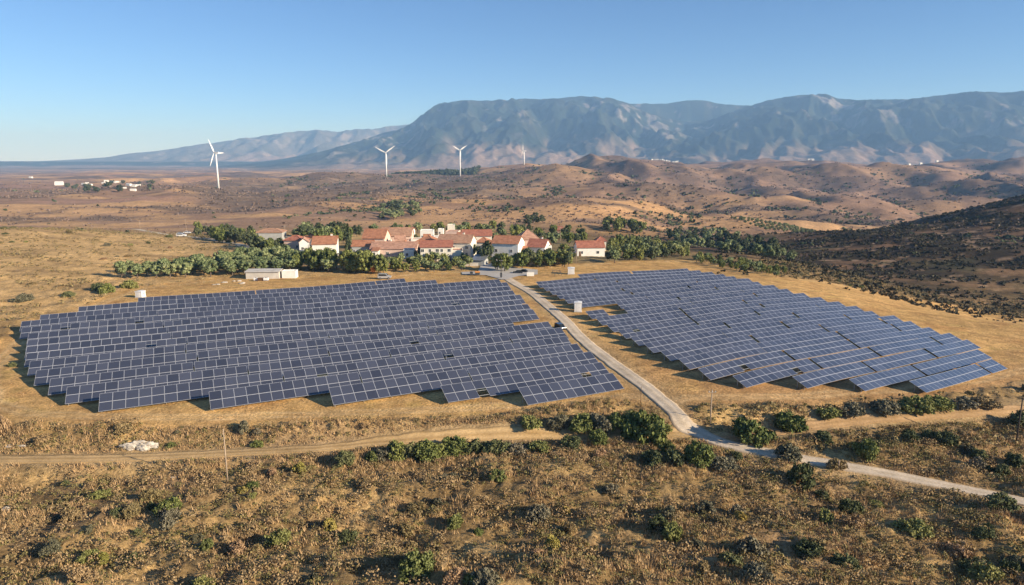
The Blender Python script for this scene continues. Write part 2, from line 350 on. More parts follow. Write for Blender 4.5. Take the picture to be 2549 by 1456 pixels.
    for o in (3.2, 4.9):
        c = mixc(c, C3(.60,.41,.20)+0*c, .7*np.exp(-((qe-o)/.55)**2)*s*(d < 300)*sstep(-.3, .2, noise(x/14, y/14, 84)+.35))
    q2 = np.minimum.reduce([seg_dist(x, y, P)[0] for P in (ROAD, TRACK, TRACK2)])
    c = mixc(c, C3(.40,.28,.15)+0*c, .75*np.exp(-(q2/3.0)**2)*(d < 400))
    return np.clip(c, .01, .9)
def fan(s0, s1, ns, y0, y1, ny, off):
    s = np.linspace(s0, s1, ns); y = np.geomspace(y0, y1, ny); Y, Sx = np.meshgrid(y, s, indexing='ij'); return Sx*(Y+off), Y
def grid_faces(ny, nx):
    i = np.arange(ny-1)[:, None]*nx + np.arange(nx-1)[None, :]; i = i.ravel(); return np.stack([i, i+1, i+nx+1, i+nx], 1)
def setcol(me, c):
    a = me.color_attributes.new('Col', 'FLOAT_COLOR', 'POINT'); cc = np.ones((len(c), 4), np.float32); cc[:, :3] = c; a.data.foreach_set('color', cc.ravel())
X, Y = fan(-1.15, 1.15, 760, 27, 23000, 820, 30); Z = H(X, Y)
me = np_mesh('ground', np.stack([X, Y, Z], -1).reshape(-1, 3), grid_faces(*X.shape), groundmat('dry_earth', .55), smooth=True)
setcol(me, ground_colour(X, Y, Z).reshape(-1, 3)); link('ground', me, kind='structure')
# ------------------------------------------------------------------ mountains
REAR = [(1150,402),(1350,300),(1450,262),(1540,258),(1600,258),(1650,258),(1700,250),(1740,249),(1790,260),(1850,262),(1950,272),(2050,300),(2300,402)]
FAR = [(-700,400),(0,401),(100,401),(200,396),(270,391),(320,382),(400,375),(480,362),(560,352),(600,345),(640,341),(700,332),(760,325),(800,323),(840,328),(900,320),(930,322),(970,314),(1005,311),(1060,306),(1200,310),(1400,330),(1540,360),(1700,400),(3300,402)]
MAIN = [(-700,420),(500,414),(600,408),(700,396),(800,377),(900,349),(960,330),(1005,319),(1035,300),(1060,280),(1085,262),(1105,255),(1130,253),(1165,248),(1200,251),(1250,248),(1300,245),(1340,247),(1400,243),(1440,239),(1480,241),(1520,245),(1560,257),(1600,276),(1640,292),(1700,302),(1760,298),(1810,280),(1850,265),(1900,250),(1950,240),(2000,235),(2040,234),(2075,246),(2120,249),(2200,247),(2240,248),(2300,240),(2400,228),(2440,229),(2480,232),(2548,223),(2700,215),(3300,230)]
def mountain(name, prof, dr, d0, seed, ns, nd, amp):
    u = np.linspace(-560, 3100, ns); el = np.interp(u, [p[0] for p in prof], [p[1] for p in prof])
    k = np.hanning(9); k /= k.sum(); el = np.convolve(np.pad(el, 4, mode='edge'), k, 'valid')
    R = np.zeros(ns)
    for i in range(ns): r = ray(u[i], el[i]); R[i] = r[2]
    R += .0011*fbm(u/26, u*0, seed+3, 4)*sstep(395, 330, el)
    dirs = np.array([ray(a, 402)[:2] for a in u]); dd = np.concatenate([np.linspace(d0, dr, nd), dr*np.array([1.04, 1.12, 1.3])])
    D, I = np.meshgrid(dd, np.arange(ns), indexing='ij'); X = dirs[I, 0]*D; Y = dirs[I, 1]*D
    s = (D-d0)/(dr-d0); top = (R[I]*dr + CAM_H); base = -45.0
    w = fbm(X/2600, Y/2600, seed, 2)*900
    rid = 1-2.1*np.abs(fbm((X+w)/1500, Y/4200, seed+11, 3)); rid2 = 1-2.1*np.abs(fbm((X-w*.6)/620, (Y+w)/1500, seed+21, 3)); rid3 = fbm(X/260, Y/420, seed+31, 3)
    ss = np.clip(s, 0, 1); prof_ = .30*ss + .70*sstep(.18, 1.02, ss + .10*(rid-.3))
    env = np.sin(np.pi*np.clip(ss, 0, 1)**.8)
    h = prof_*(top-base) + amp*env*(rid*.9+rid2*.7+rid3*.30+.26*(1-2.2*np.abs(fbm((X+w*.3)/240, (Y-w*.5)/420, seed+51, 3)))-.58)*np.clip((top-base)/500, .15, 1.3)
    h = np.maximum(h, 0)*sstep(0, .08, ss) ; back = np.where(s > 1, np.clip(1-(s-1)*2.2, 0, 1), 1); h = h*back
    Zm = base + h
    ang = ((Zm-CAM_H)/D)[:nd+1].max(0); tgt = R; fac = np.clip((tgt*dr - base + CAM_H)/np.maximum((ang*dr - base + CAM_H), 30), .4, 1.6)
    fac = np.convolve(np.pad(fac, 3, mode='edge'), np.ones(7)/7, 'valid'); Zm = base + h*fac[I]
    gx = np.gradient(Zm, axis=1)/np.maximum(np.hypot(np.gradient(X, axis=1), np.gradient(Y, axis=1)), 1); gy = np.gradient(Zm, axis=0)/np.gradient(D, axis=0)
    rel = (Zm-base)/np.maximum(top-base, 60)
    f = fbm(X/900, Y/900, seed+41, 4); f2 = fbm(X/170, Y/300, seed+42, 4)
    c = mixc((C3(.11,.10,.085) if name == 'mountain_range' else C3(.020,.030,.021))+0*X[..., None], C3(.30,.21,.16), .75*sstep(.38, .06, rel+.35*f+.12*f2))  # forest dark includes the face's shade; far range painted pale in place of haze
    rockm = sstep(.24, .34, f2 + .5*fbm(X/1100, Y/1300, seed+43, 3))*sstep(.25, .6, rel); c = mixc(c, C3(.28,.24,.215)+0*c, .6*rockm)
    c = mixc(c, C3(.045,.046,.032)+0*c, .6*sstep(0, .4, fbm(X/330, Y/500, seed+44, 3)))
    me = np_mesh(name, np.stack([X, Y, Zm], -1).reshape(-1, 3), grid_faces(*X.shape), groundmat(name+'_slopes', .35, False), smooth=True)
    setcol(me, c.reshape(-1, 3)); link(name, me, kind='structure')
mountain('mountain_range', FAR, 14500, 11200, 301, 700, 46, 140)
mountain('mountain_ridge', REAR, 10600, 9700, 351, 700, 40, 120)
mountain('mountain', MAIN, 10000, 6300, 401, 1100, 120, 150)
# ------------------------------------------------------------------ haze
hb = MB(); hm = bpy.data.materials.new('thin_haze'); hm.use_nodes = True; hn = hm.node_tree.nodes
for q in list(hn):
    if q.type == 'BSDF_PRINCIPLED': hn.remove(q)
pv = hn.new("ShaderNodeVolumePrincipled"); pv.inputs['Color'].default_value = (.32,.59,1.0,1); pv.inputs['Density'].default_value = HAZE_DENSITY; pv.inputs['Density Attribute'].default_value = ''
pv.inputs['Absorption Color'].default_value = (.62,.62,.62,1); pv.inputs['Anisotropy'].default_value = .0; pv.inputs['Temperature Attribute'].default_value = ''; pv.inputs['Color Attribute'].default_value = ''
hm.node_tree.links.new(pv.outputs[0], next(q for q in hn if q.type == 'OUTPUT_MATERIAL').inputs['Volume'])
try: hm.cycles.homogeneous_volume = True
except Exception: pass
TOP = max(v.co.z for o in bpy.data.objects if o.name.startswith('mountain') for v in o.data.vertices)+15; hb.box(-29000, 29000, -3000, 24500, -130, TOP, hm); ho = hb.obj('haze'); ho['kind'] = 'stuff'
# ------------------------------------------------------------------ roads
def roadmat(name, c, c2, scale=.35):
    m, n, l, b = newmat(name); ge = n.new("ShaderNodeNewGeometry"); t = n.new("ShaderNodeTexNoise"); t.inputs['Scale'].default_value = scale; t.inputs['Detail'].default_value = 7; t.inputs['Roughness'].default_value = .65
    l.new(ge.outputs['Position'], t.inputs['Vector']); r = n.new("ShaderNodeValToRGB"); r.color_ramp.elements[0].position = .32; r.color_ramp.elements[1].position = .68
    r.color_ramp.elements[0].color = (*c, 1); r.color_ramp.elements[1].color = (*c2, 1); l.new(t.outputs['Fac'], r.inputs[0]); l.new(r.outputs[0], b.inputs['Base Color']); b.inputs['Roughness'].default_value = .95
    b.inputs['Specular IOR Level'].default_value = .1
    bp = n.new("ShaderNodeBump"); bp.inputs['Strength'].default_value = .3; bp.inputs['Distance'].default_value = .1; l.new(t.outputs['Fac'], bp.inputs['Height']); l.new(bp.outputs[0], b.inputs['Normal'])
    return m
def spline(P, step=1.0):
    P = np.array(P); out = []
    for k in range(len(P)-1):
        a, b_, c, d = P[max(k-1, 0)], P[k], P[k+1], P[min(k+2, len(P)-1)]; n = max(2, int(np.hypot(*(c-b_))/step))
        for t in np.arange(n)/n: out.append(.5*((2*b_)+(-a+c)*t+(2*a-5*b_+4*c-d)*t*t+(-a+3*b_-3*c+d)*t**3))
    out.append(P[-1]); return np.array(out)
def strip(name, P, w, m, lift=.09, w2=None, seed=1, jit=.2):
    P = spline(P); T = np.gradient(P, axis=0); T /= np.linalg.norm(T, axis=1)[:, None]; N = np.stack([-T[:, 1], T[:, 0]], 1); n = len(P)
    ww = np.linspace(w, w2 or w, n)/2; k = np.arange(n)
    wl = ww + jit*fbm(k/3.0, k*0, seed, 3); wr = ww + jit*fbm(k/3.0, k*0+5, seed+1, 3); f = np.array([-1.15, -1, -.72, -.5, -.3, 0, .3, .5, .72, 1, 1.15]); zo = np.array([-.25, lift, lift, lift-.03, lift, lift+.05, lift, lift-.03, lift, lift, -.25])
    off = np.where(f[None] < 0, f[None]*wl[:, None], f[None]*wr[:, None]); X = P[:, None, 0]+N[:, None, 0]*off; Y = P[:, None, 1]+N[:, None, 1]*off
    Z = H(X, Y)+zo[None]; me = np_mesh(name, np.stack([X, Y, Z], -1).reshape(-1, 3), grid_faces(n, len(f)), groundmat(name+'_surface', .15, 'road'), smooth=True)
    rut, mid_, edg = m; base = mixc(np.broadcast_to(C3(*mid_), X.shape+(3,)), C3(*rut)+0*X[..., None], np.array([0,.2,.8,1,.7,0,.7,1,.8,.2,0])[None]+0*X); base = mixc(base, C3(*edg)+0*base, np.array([1,.75,.15,0,0,0,0,0,.15,.75,1])[None]*(.6+.4*fbm(X/2.5, Y/2.5, seed+7, 3)))
    base = base*(1+.22*fbm(X/6, Y/6, seed+8, 3))[..., None]; setcol(me, np.clip(base, .02, .9).reshape(-1, 3)); return link(name, me, kind='structure')
strip('road', ROAD, 3.4, ((.62,.51,.38), (.55,.44,.31), (.46,.32,.18)), .10, 3.0, jit=.35)
strip('track', TRACK, 2.5, ((.57,.385,.185), (.42,.27,.12), (.38,.25,.11)), .06, jit=.5, seed=4)
strip('track', TRACK2, 1.9, ((.43,.275,.14), (.34,.215,.105), (.34,.21,.095)), .05, jit=.6, seed=9)
strip('hill_track', TRACK3, 5.0, ((.60,.50,.38), (.55,.45,.32), (.45,.34,.2)), .12, jit=.6, seed=14)
ap = MB(); pm = roadmat('worn_asphalt', (.40,.37,.33), (.52,.48,.43), .25); pts = [hit(u, v) for u, v in [(1196,662),(1225,655),(1290,668),(1338,672),(1338,684),(1290,688),(1262,696),(1248,697),(1210,686),(1150,684),(1148,678),(1190,676)]]
ap.poly([(p.x, p.y, p.z+.2) for p in pts], pm); ap.obj('pavement')['kind'] = 'structure'
# ------------------------------------------------------------------ solar arrays
ORD = ['zeroth','first','second','third','fourth','fifth','sixth','seventh','eighth','ninth','tenth','eleventh','twelfth','thirteenth','fourteenth','fifteenth','sixteenth','seventeenth','eighteenth','nineteenth','twentieth','twenty-first','twenty-second','twenty-third','twenty-fourth','twenty-fifth','twenty-sixth','twenty-seventh','twenty-eighth','twenty-ninth','thirtieth','thirty-first','thirty-second','thirty-third','thirty-fourth','thirty-fifth']
MW, ML = 1.9, 2.12      # module size along the row and up the slope
def module_geo(mb, P, m_glass, m_frame, fr=.038, fv=.028):
    """P: 4 corners (lower left, lower right, upper right, upper left)"""
    a, b_, c, d = [Vector(p) for p in P]; ex = (b_-a).normalized(); ey = (d-a).normalized(); nz = ex.cross(ey)
    i = [a+ex*fv+ey*fr, b_-ex*fv+ey*fr, c-ex*fv-ey*fr, d+ex*fv-ey*fr]; o = [a, b_, c, d]; up = nz*.04
    base = len(mb.v); mb.v += [tuple(p+up) for p in o] + [tuple(p+up*.85) for p in i] + [tuple(p) for p in o]
    kf = mb.mi(m_frame); kg = mb.mi(m_glass); kb = mb.mi(M['back'])
    for k in range(4):
        j = (k+1) % 4; mb.f.append((base+k, base+j, base+4+j, base+4+k)); mb.m.append(kf); mb.f.append((base+8+k, base+8+j, base+j, base+k)); mb.m.append(kf)
    mb.f.append(tuple(base+4+k for k in range(4))); mb.m.append(kg); mb.f.append(tuple(base+8+k for k in (3,2,1,0))); mb.m.append(kb)
mm = MB(); module_geo(mm, [(0,0,0),(MW-.03,0,0),(MW-.03,ML-.03,0),(0,ML-.03,0)], M['solar'], M['frame']); MODULE = mm.mesh('solar_panel')
pmesh = MB().tube((0,0,-.4), (0,0,1), .07, .07, M['metal'], 6).mesh('support_post')
HOLE = random.Random(5)
def plen(u, v): return tuple(hit(u, v)[:2])
def field(side, ML, poly, ang0, ang1, piv0, piv1, nrow, tilt, tabmod, gap, near):
    total = 0
    for k in range(nrow):
        q = k/(nrow-1); a = rad(ang0+(ang1-ang0)*q); r = np.array([math.cos(a), math.sin(a)]); nn = np.array([-math.sin(a), math.cos(a)])
        Pn = [(float(np.dot(p, r)), float(np.dot(p, nn))) for p in poly]
        n = float(np.dot(np.array(piv0)*(1-q)+np.array(piv1)*q, nn)); xs = []
        for i in range(len(Pn)):
            (t1, m1), (t2, m2) = Pn[i], Pn[(i+1) % len(Pn)]
            if (m1 > n) != (m2 > n): xs.append(t1+(n-m1)*(t2-t1)/(m2-m1))
        xs.sort(); tabs = []
        for t0, t1 in zip(xs[::2], xs[1::2]):
            nm = int(round((t1-t0)/MW))
            if nm < 3: continue
            t = t0; left = nm
            while left > 0:
                q = min(left, tabmod + random.choice((-2, -1, 0, 0, 1, 2)));
                if left-q < 4: q = left
                tabs.append((t, q)); t += q*MW + gap*(1 if random.random() < .8 else .3); left -= q
        for ti, (t0, q) in enumerate(tabs):
            total += 1; tm = t0+q*MW/2; cp = r*tm+nn*(n+1.7); dist = float(np.hypot(*cp))
            row = 'front row' if k == 0 else ('rearmost row' if k == nrow-1 else ORD[k+1]+' row from the front')
            pos = 'only table' if len(tabs) == 1 else ('leftmost table' if ti == 0 else 'rightmost table' if ti == len(tabs)-1 else ORD[ti+1]+' table from the left')
            arr = 'array left of the road' if side < 0 else 'array right of the road'
            z0 = float(H0(cp[0], cp[1]))
            root = thing('solar_table', '%s, %s, %s' % (pos, row, arr), 'solar table', (cp[0], cp[1], z0), 0, 'solar tables of the array %s of the road' % ('left' if side < 0 else 'right'))
            base = Vector((cp[0], cp[1], z0)); tj = random.gauss(0, .35); dzj = random.gauss(0, .04); ctj, stj = math.cos(rad(tilt+tj)), math.sin(rad(tilt+tj))
            def P(t, s):
                g = r*t + nn*(n+s*ctj); g1 = r*t + nn*(n+1.7); return Vector((g[0], g[1], float(zl(t)) + .5 + dzj + s*stj)) - base
            tt = np.linspace(t0-.5, t0+q*MW+.5, 12); zz = H0(r[0]*tt+nn[0]*(n+1.7), r[1]*tt+nn[1]*(n+1.7)); zl = lambda t: np.interp(t, tt, zz)
            if dist < near:
                for i in range(q):
                    for j in range(2):
                        if HOLE.random() < .004: continue
                        A = P(t0+i*MW, j*ML); B = P(t0+(i+1)*MW, j*ML); Cc = P(t0+i*MW, (j+1)*ML); ex = (B-A).normalized(); ey = (Cc-A).normalized(); ez = ex.cross(ey); ey = ez.cross(ex)
                        o = link('solar_panel', MODULE, root); mt = (Matrix((ex, ey, ez)).transposed() @ Matrix.Diagonal((1, ML/2.12, 1))).to_4x4(); mt.translation = A; o.matrix_local = mt
            else:
                mb = MB()
                for i in range(q):
                    for j in range(2):
                      if HOLE.random() > .004: module_geo(mb, [P(t0+i*MW, j*ML), P(t0+(i+1)*MW-.03, j*ML), P(t0+(i+1)*MW-.03, (j+1)*ML-.03), P(t0+i*MW, (j+1)*ML-.03)], M['solar'], M['frame'])
                me = bpy.data.meshes.new('panel_face'); me.from_pydata(mb.v, [], mb.f)
                for w in mb.mats: me.materials.append(w)
                me.polygons.foreach_set('material_index', mb.m); link('panel_face', me, root)
            rb = MB(); npost = max(2, int(q*MW/4.4)+1)
            for s_ in (.55, 1.75, ML*1.5):
                for i in range(0, q): 
                    A = P(t0+i*MW, s_); B = P(t0+(i+1)*MW, s_); rb.tube(A-Vector((0,0,.06)), B-Vector((0,0,.06)), .045, .045, M['metal'], 4, False)
            tp = [t0+.35+(q*MW-.7)*i/(npost-1) for i in range(npost)]
            for t in tp: rb.tube(P(t, .25)-Vector((0,0,.1)), P(t, ML*1.7)-Vector((0,0,.1)), .05, .05, M['metal'], 4, False)
            rb.obj('mounting_rail', root)
            for t in tp:
                for s_ in (.9, ML*1.4):
                    A = P(t, s_); h = A.z-.1 - (float(zl(t)) - base.z)
                    o = link('support_post', pmesh, root); o.location = (A.x, A.y, float(zl(t))-base.z); o.scale = (1, 1, max(h, .2))
                    if dist > 150 and s_ < 2: bpy.data.objects.remove(o)
    return total
LP = [(-66.5,103.4),(-48.2,104.4),(-29.6,106.2),(-10.9,107.8),(4.4,106.6),(11,109.6),(20.8,114.2),(18.5,123),(16.5,130),(14,139),(12,146),(10.2,153),(9,157.5),(0.5,154.5),(2.0,161.5),(7,164.5),(5,172),(2.5,186),(-2.3,214.5),(-24.5,206.5),(-24,212.5),(-39,215),(-63.5,203),(-64.5,199),(-67,202),(-93,192),(-101,183),(-110,173),(-115,161),(-114.5,154),(-111,149),(-105,143),(-100,135),(-93,125),(-86,117),(-80,112),(-74.5,107.5)]
RP = [(36.5,118.2),(42.3,114.6),(53.7,115.4),(64.2,115.2),(75.6,116.6),(102.3,134.6),(103.8,140),(106,146),(108.5,152),(108,160),(105,170),(95,188),(85,203),(76,222),(69.5,237),(62,248),(26.5,232),(26,227),(7.6,217),(13.5,194),(18.5,178),(30,181),(29,176.5),(31,172.5),(20,168),(24.5,153),(29.2,137)]
nL = field(-1, 2.12, LP, 25.5, 25, (5.3, 108.0), (-50, 213.5), 19, 25, 14, .25, 124)
nR = field(1, 1.70, RP, 35.5, 25, (76, 117.8), (50, 238), 21, 23, 13, .9, 134)
print('tables', nL, nR)
# ------------------------------------------------------------------ placing helpers
def at(u, v): return hit(u, v, H)
def mpp(p): return (p.y*math.cos(PITCH) - (p.z-CAM_H)*math.sin(PITCH))/(FPX*SC)     # metres per note pixel
# ------------------------------------------------------------------ wind turbines
def turbine(label, p, hub_h, L, yaw, phases, group='wind turbines on the ridge'):
    t = thing('wind_turbine', label, 'wind turbine', p, 0, group); w = M['white']
    MB().tube((0,0,-3), (0,0,hub_h-1.6), 2.3, 1.25, w, 16).obj('tower', t, smooth=True)
    nb = MB().prism([(-3.4,-1.7),(7.2,-1.5),(7.8,.6),(6.4,1.9),(-3.0,1.9)], -1.7, 1.7, w).obj('nacelle', t, bevel=.35); nb.location = (0,0,hub_h); nb.rotation_euler = (0,0,yaw)
    hb = MB(); prev = None
    for i, (x, r) in enumerate([(-3.3,1.5),(-4.6,1.45),(-5.5,1.0),(-6.0,.25)]):
        if prev: hb.tube((prev[0],0,0), (x,0,0), prev[1], r, w, 14, cap=(i == 3))
        prev = (x, r)
    ho = hb.obj('hub', t, smooth=True); ho.location = (0,0,hub_h); ho.rotation_euler = (0,0,yaw)
    for ph in phases:
        b = MB(); n = 9; st = []
        for i in range(n):
            f = i/(n-1); ch = (1.4 if i == 0 else 1.3+2.9*math.sin(math.pi*min(1,(f+.12)))**1.2*(1-f*.55)) if f < .97 else .5; th = max(.18, 1.0*(1-f)**1.6)
            z = 1.0+f*(L-1.0); tw = rad(18*(1-f)**2); pts = [(-.35*ch,0),(0,th/2),(.65*ch,0),(0,-th/2)]
            st.append([(-4.4+y*math.cos(tw)+x*math.sin(tw), x*math.cos(tw)-y*math.sin(tw), z) for x, y in pts])
        b.poly(st[0], w)
        for a_, c_ in zip(st[:-1], st[1:]):
            for i in range(4): b.poly([a_[i], a_[(i+1)%4], c_[(i+1)%4], c_[i]], w)
        b.poly(st[-1], w); o = b.obj('blade', t); o.location = (0,0,hub_h); o.rotation_euler = Matrix.Rotation(yaw, 3, 'Z').to_euler(); 
        o.rotation_euler = (Matrix.Rotation(yaw, 3, 'Z') @ Matrix.Rotation(ph, 3, 'X')).to_euler()
    return t
# rotor axis is local -X; yaw 90 deg turns the rotor to the camera
for lab, u, lo, hi, vh, Ld, yaw, ph in [
    ('leftmost wind turbine with rotor turned edgeways, one blade pointing up', 541, 1300, 1700, 378, 38, -13.5, (30, 150, 270)),
    ('white wind turbine, second from the left, two blades raised in a wide V', 961.5, 1500, 2100, 383, 29, 102, (54, -62, 176)),
    ('white wind turbine beside the dark wood, blades raised in a narrow V', 1145, 1800, 2200, 378, 21, 104, (55, -58, 178)),
    ('farthest, smallest wind turbine in front of the mountain foothills', 1304, 2000, 2500, 380, 22, -12, (118, -2, 238))]:
    p = crest(u, lo, hi); k = mpp(p); v0 = 402-(p.z-CAM_H)/math.hypot(p.x, p.y)*FPX*SC
    turbine(lab, p, max(40, (v0-vh)*k), Ld*k, rad(yaw), [rad(a) for a in ph])
# ------------------------------------------------------------------ buildings
def window_obj(parent, x0, x1, z0, z1, face, pos, wm=None):
    """face 'f' front wall (y=pos) or 'r' right wall (x=pos)"""
    b = MB(); fr = M['white'] if wm is None else wm
    def bx(a0, a1, c0, c1, d0, d1, m):
        if face == 'f': b.box(a0, a1, pos-d1, pos-d0, c0, c1, m)
        else: b.box(pos+d0, pos+d1, a0, a1, c0, c1, m)
    bx(x0, x1, z0, z1, -.05, .03, M['glass_dark']); t = .09
    for q in ((x0-t, x1+t, z1, z1+t), (x0-t, x1+t, z0-t, z0), (x0-t, x0, z0, z1), (x1, x1+t, z0, z1)): bx(*q, -.05, .07, fr)
    bx((x0+x1)/2-.03, (x0+x1)/2+.03, z0, z1, .03, .05, fr)
    b.obj('window', parent)
def door_obj(parent, x0, x1, z1, pos, m):
    b = MB(); b.box(x0, x1, pos-.05, pos+.05, 0, z1, m); b.box(x0-.1, x1+.1, pos-.08, pos+.05, z1, z1+.12, M['white']); b.obj('door', parent)
def house(label, uL, uR, vb, wh, dep, roof, rise, rm, wm, yaw=0, fw=2, storeys=1, rw=1, chim=None, door=None, name='house', cat='house', group='houses of the village', oh=.45, ridge='x', sink=1.5):
    p = at((uL+uR)/2, vb); k = mpp(p); W = (uR-uL)*k; t = thing(name, label, cat, p, rad(yaw), group); h = W/2; wm = M[wm]; rm = M[rm]
    wl = MB()
    if roof == 'gable' and ridge == 'x':
        wl.box(-h, h, 0, dep, -sink, wh, wm)
        for s in (-h, h):
            e = .22 if s > 0 else -.22; wl.hexa([(s-e,0,wh),(s,0,wh),(s,dep,wh),(s-e,dep,wh),(s-e,dep/2-.05,wh+rise-.04),(s,dep/2-.05,wh+rise-.04),(s,dep/2+.05,wh+rise-.04),(s-e,dep/2+.05,wh+rise-.04)], wm)
    elif roof == 'gable':
        wl.box(-h, h, 0, dep, -sink, wh, wm)
        for s, e in ((0, .22), (dep, -.22)): wl.hexa([(-h,s,wh),(h,s,wh),(h,s+e,wh),(-h,s+e,wh),(-.05,s,wh+rise-.04),(.05,s,wh+rise-.04),(.05,s+e,wh+rise-.04),(-.05,s+e,wh+rise-.04)], wm)
    else: wl.box(-h, h, 0, dep, -sink, wh, wm)
    wl.obj('wall', t)
    rb = MB(); th = .16
    if roof == 'gable' and ridge == 'x':
        sl_ = rise/(dep/2); y0, y1 = -oh, dep+oh; z0 = wh-oh*sl_; zr = wh+rise
        rb.hexa([(-h-.3,y0,z0),(h+.3,y0,z0),(h+.3,dep/2,zr),(-h-.3,dep/2,zr),(-h-.3,y0,z0+th),(h+.3,y0,z0+th),(h+.3,dep/2,zr+th),(-h-.3,dep/2,zr+th)], rm)
        rb.hexa([(-h-.3,dep/2,zr),(h+.3,dep/2,zr),(h+.3,y1,z0),(-h-.3,y1,z0),(-h-.3,dep/2,zr+th),(h+.3,dep/2,zr+th),(h+.3,y1,z0+th),(-h-.3,y1,z0+th)], rm)
        rb.tube((-h-.32,dep/2,zr+th), (h+.32,dep/2,zr+th), .14, .14, rm, 8)
    elif roof == 'gable':
        sl_ = rise/h; z0 = wh-oh*sl_; zr = wh+rise
        rb.hexa([(-h-oh,-.3,z0),(0,-.3,zr),(0,dep+.3,zr),(-h-oh,dep+.3,z0),(-h-oh,-.3,z0+th),(0,-.3,zr+th),(0,dep+.3,zr+th),(-h-oh,dep+.3,z0+th)], rm)
        rb.hexa([(0,-.3,zr),(h+oh,-.3,z0),(h+oh,dep+.3,z0),(0,dep+.3,zr),(0,-.3,zr+th),(h+oh,-.3,z0+th),(h+oh,dep+.3,z0+th),(0,dep+.3,zr+th)], rm)
        rb.tube((0,-.32,zr+th), (0,dep+.32,zr+th), .14, .14, rm, 8)
    elif roof == 'hip':
        a = min(h, dep/2)*.95; e = [(-h-oh,-oh,wh),(h+oh,-oh,wh),(h+oh,dep+oh,wh),(-h-oh,dep+oh,wh)]; r0 = (-h+a,dep/2,wh+rise); r1 = (h-a+.02,dep/2,wh+rise)
        lo = [(x, y, z-.18) for x, y, z in e]
        rb.poly([e[0],e[1],r1,r0], rm); rb.poly([e[1],e[2],r1], rm); rb.poly([e[2],e[3],r0,r1], rm); rb.poly([e[3],e[0],r0], rm); rb.poly(lo[::-1], rm)
        for i in range(4): rb.poly([lo[i],lo[(i+1)%4],e[(i+1)%4],e[i]], rm)
        for q in e: rb.tube(q, r0 if q[0] < 0 else r1, .13, .13, rm, 6)
        rb.tube(r0, r1, .14, .14, rm, 6)
    elif roof == 'mono':
        rb.hexa([(-h-.3,-oh,wh-.1),(h+.3,-oh,wh-.1),(h+.3,dep+.2,wh+rise),(-h-.3,dep+.2,wh+rise),(-h-.3,-oh,wh+.06),(h+.3,-oh,wh+.06),(h+.3,dep+.2,wh+rise+.16),(-h-.3,dep+.2,wh+rise+.16)], rm)
    else:
        rb.box(-h+.2, h-.2, .2, dep-.2, wh-.3, wh+.06, rm)
        for q in ((-h-.02,h+.02,-.02,.2),(-h-.02,h+.02,dep-.2,dep+.02),(-h-.02,-h+.2,.2,dep-.2),(h-.2,h+.02,.2,dep-.2)): rb.box(*q, wh+.003, wh+.45, wm)
    ro = rb.obj('roof', t)
    if chim:
        cb = MB(); cx = chim*h; zc = wh+(rise if roof in ('gable','hip') else .4); cb.box(cx-.4, cx+.4, dep*.55, dep*.55+.7, wh, zc+.9, wm); cb.box(cx-.5, cx+.5, dep*.55-.1, dep*.55+.8, zc+.9, zc+1.03, rm); cb.obj('chimney', ro)
    for s in range(storeys):
        zb = 1.0+s*2.8
        if zb+1.3 > wh: break
        for i in range(fw):
            x = -h + W*(i+.5+.16*((i*7+s*3)%3-1))/fw; w = .45+.12*((i+s) % 2); window_obj(t, x-w, x+w, zb, zb+1.15, 'f', 0)
        for i in range(rw): y = dep*(i+.5)/rw; window_obj(t, y-.45, y+.45, zb, zb+1.1, 'r', h)
    if door is not None: x = door*h; door_obj(t, x-.5, x+.5, 2.1, 0, M['wood'])
    return t
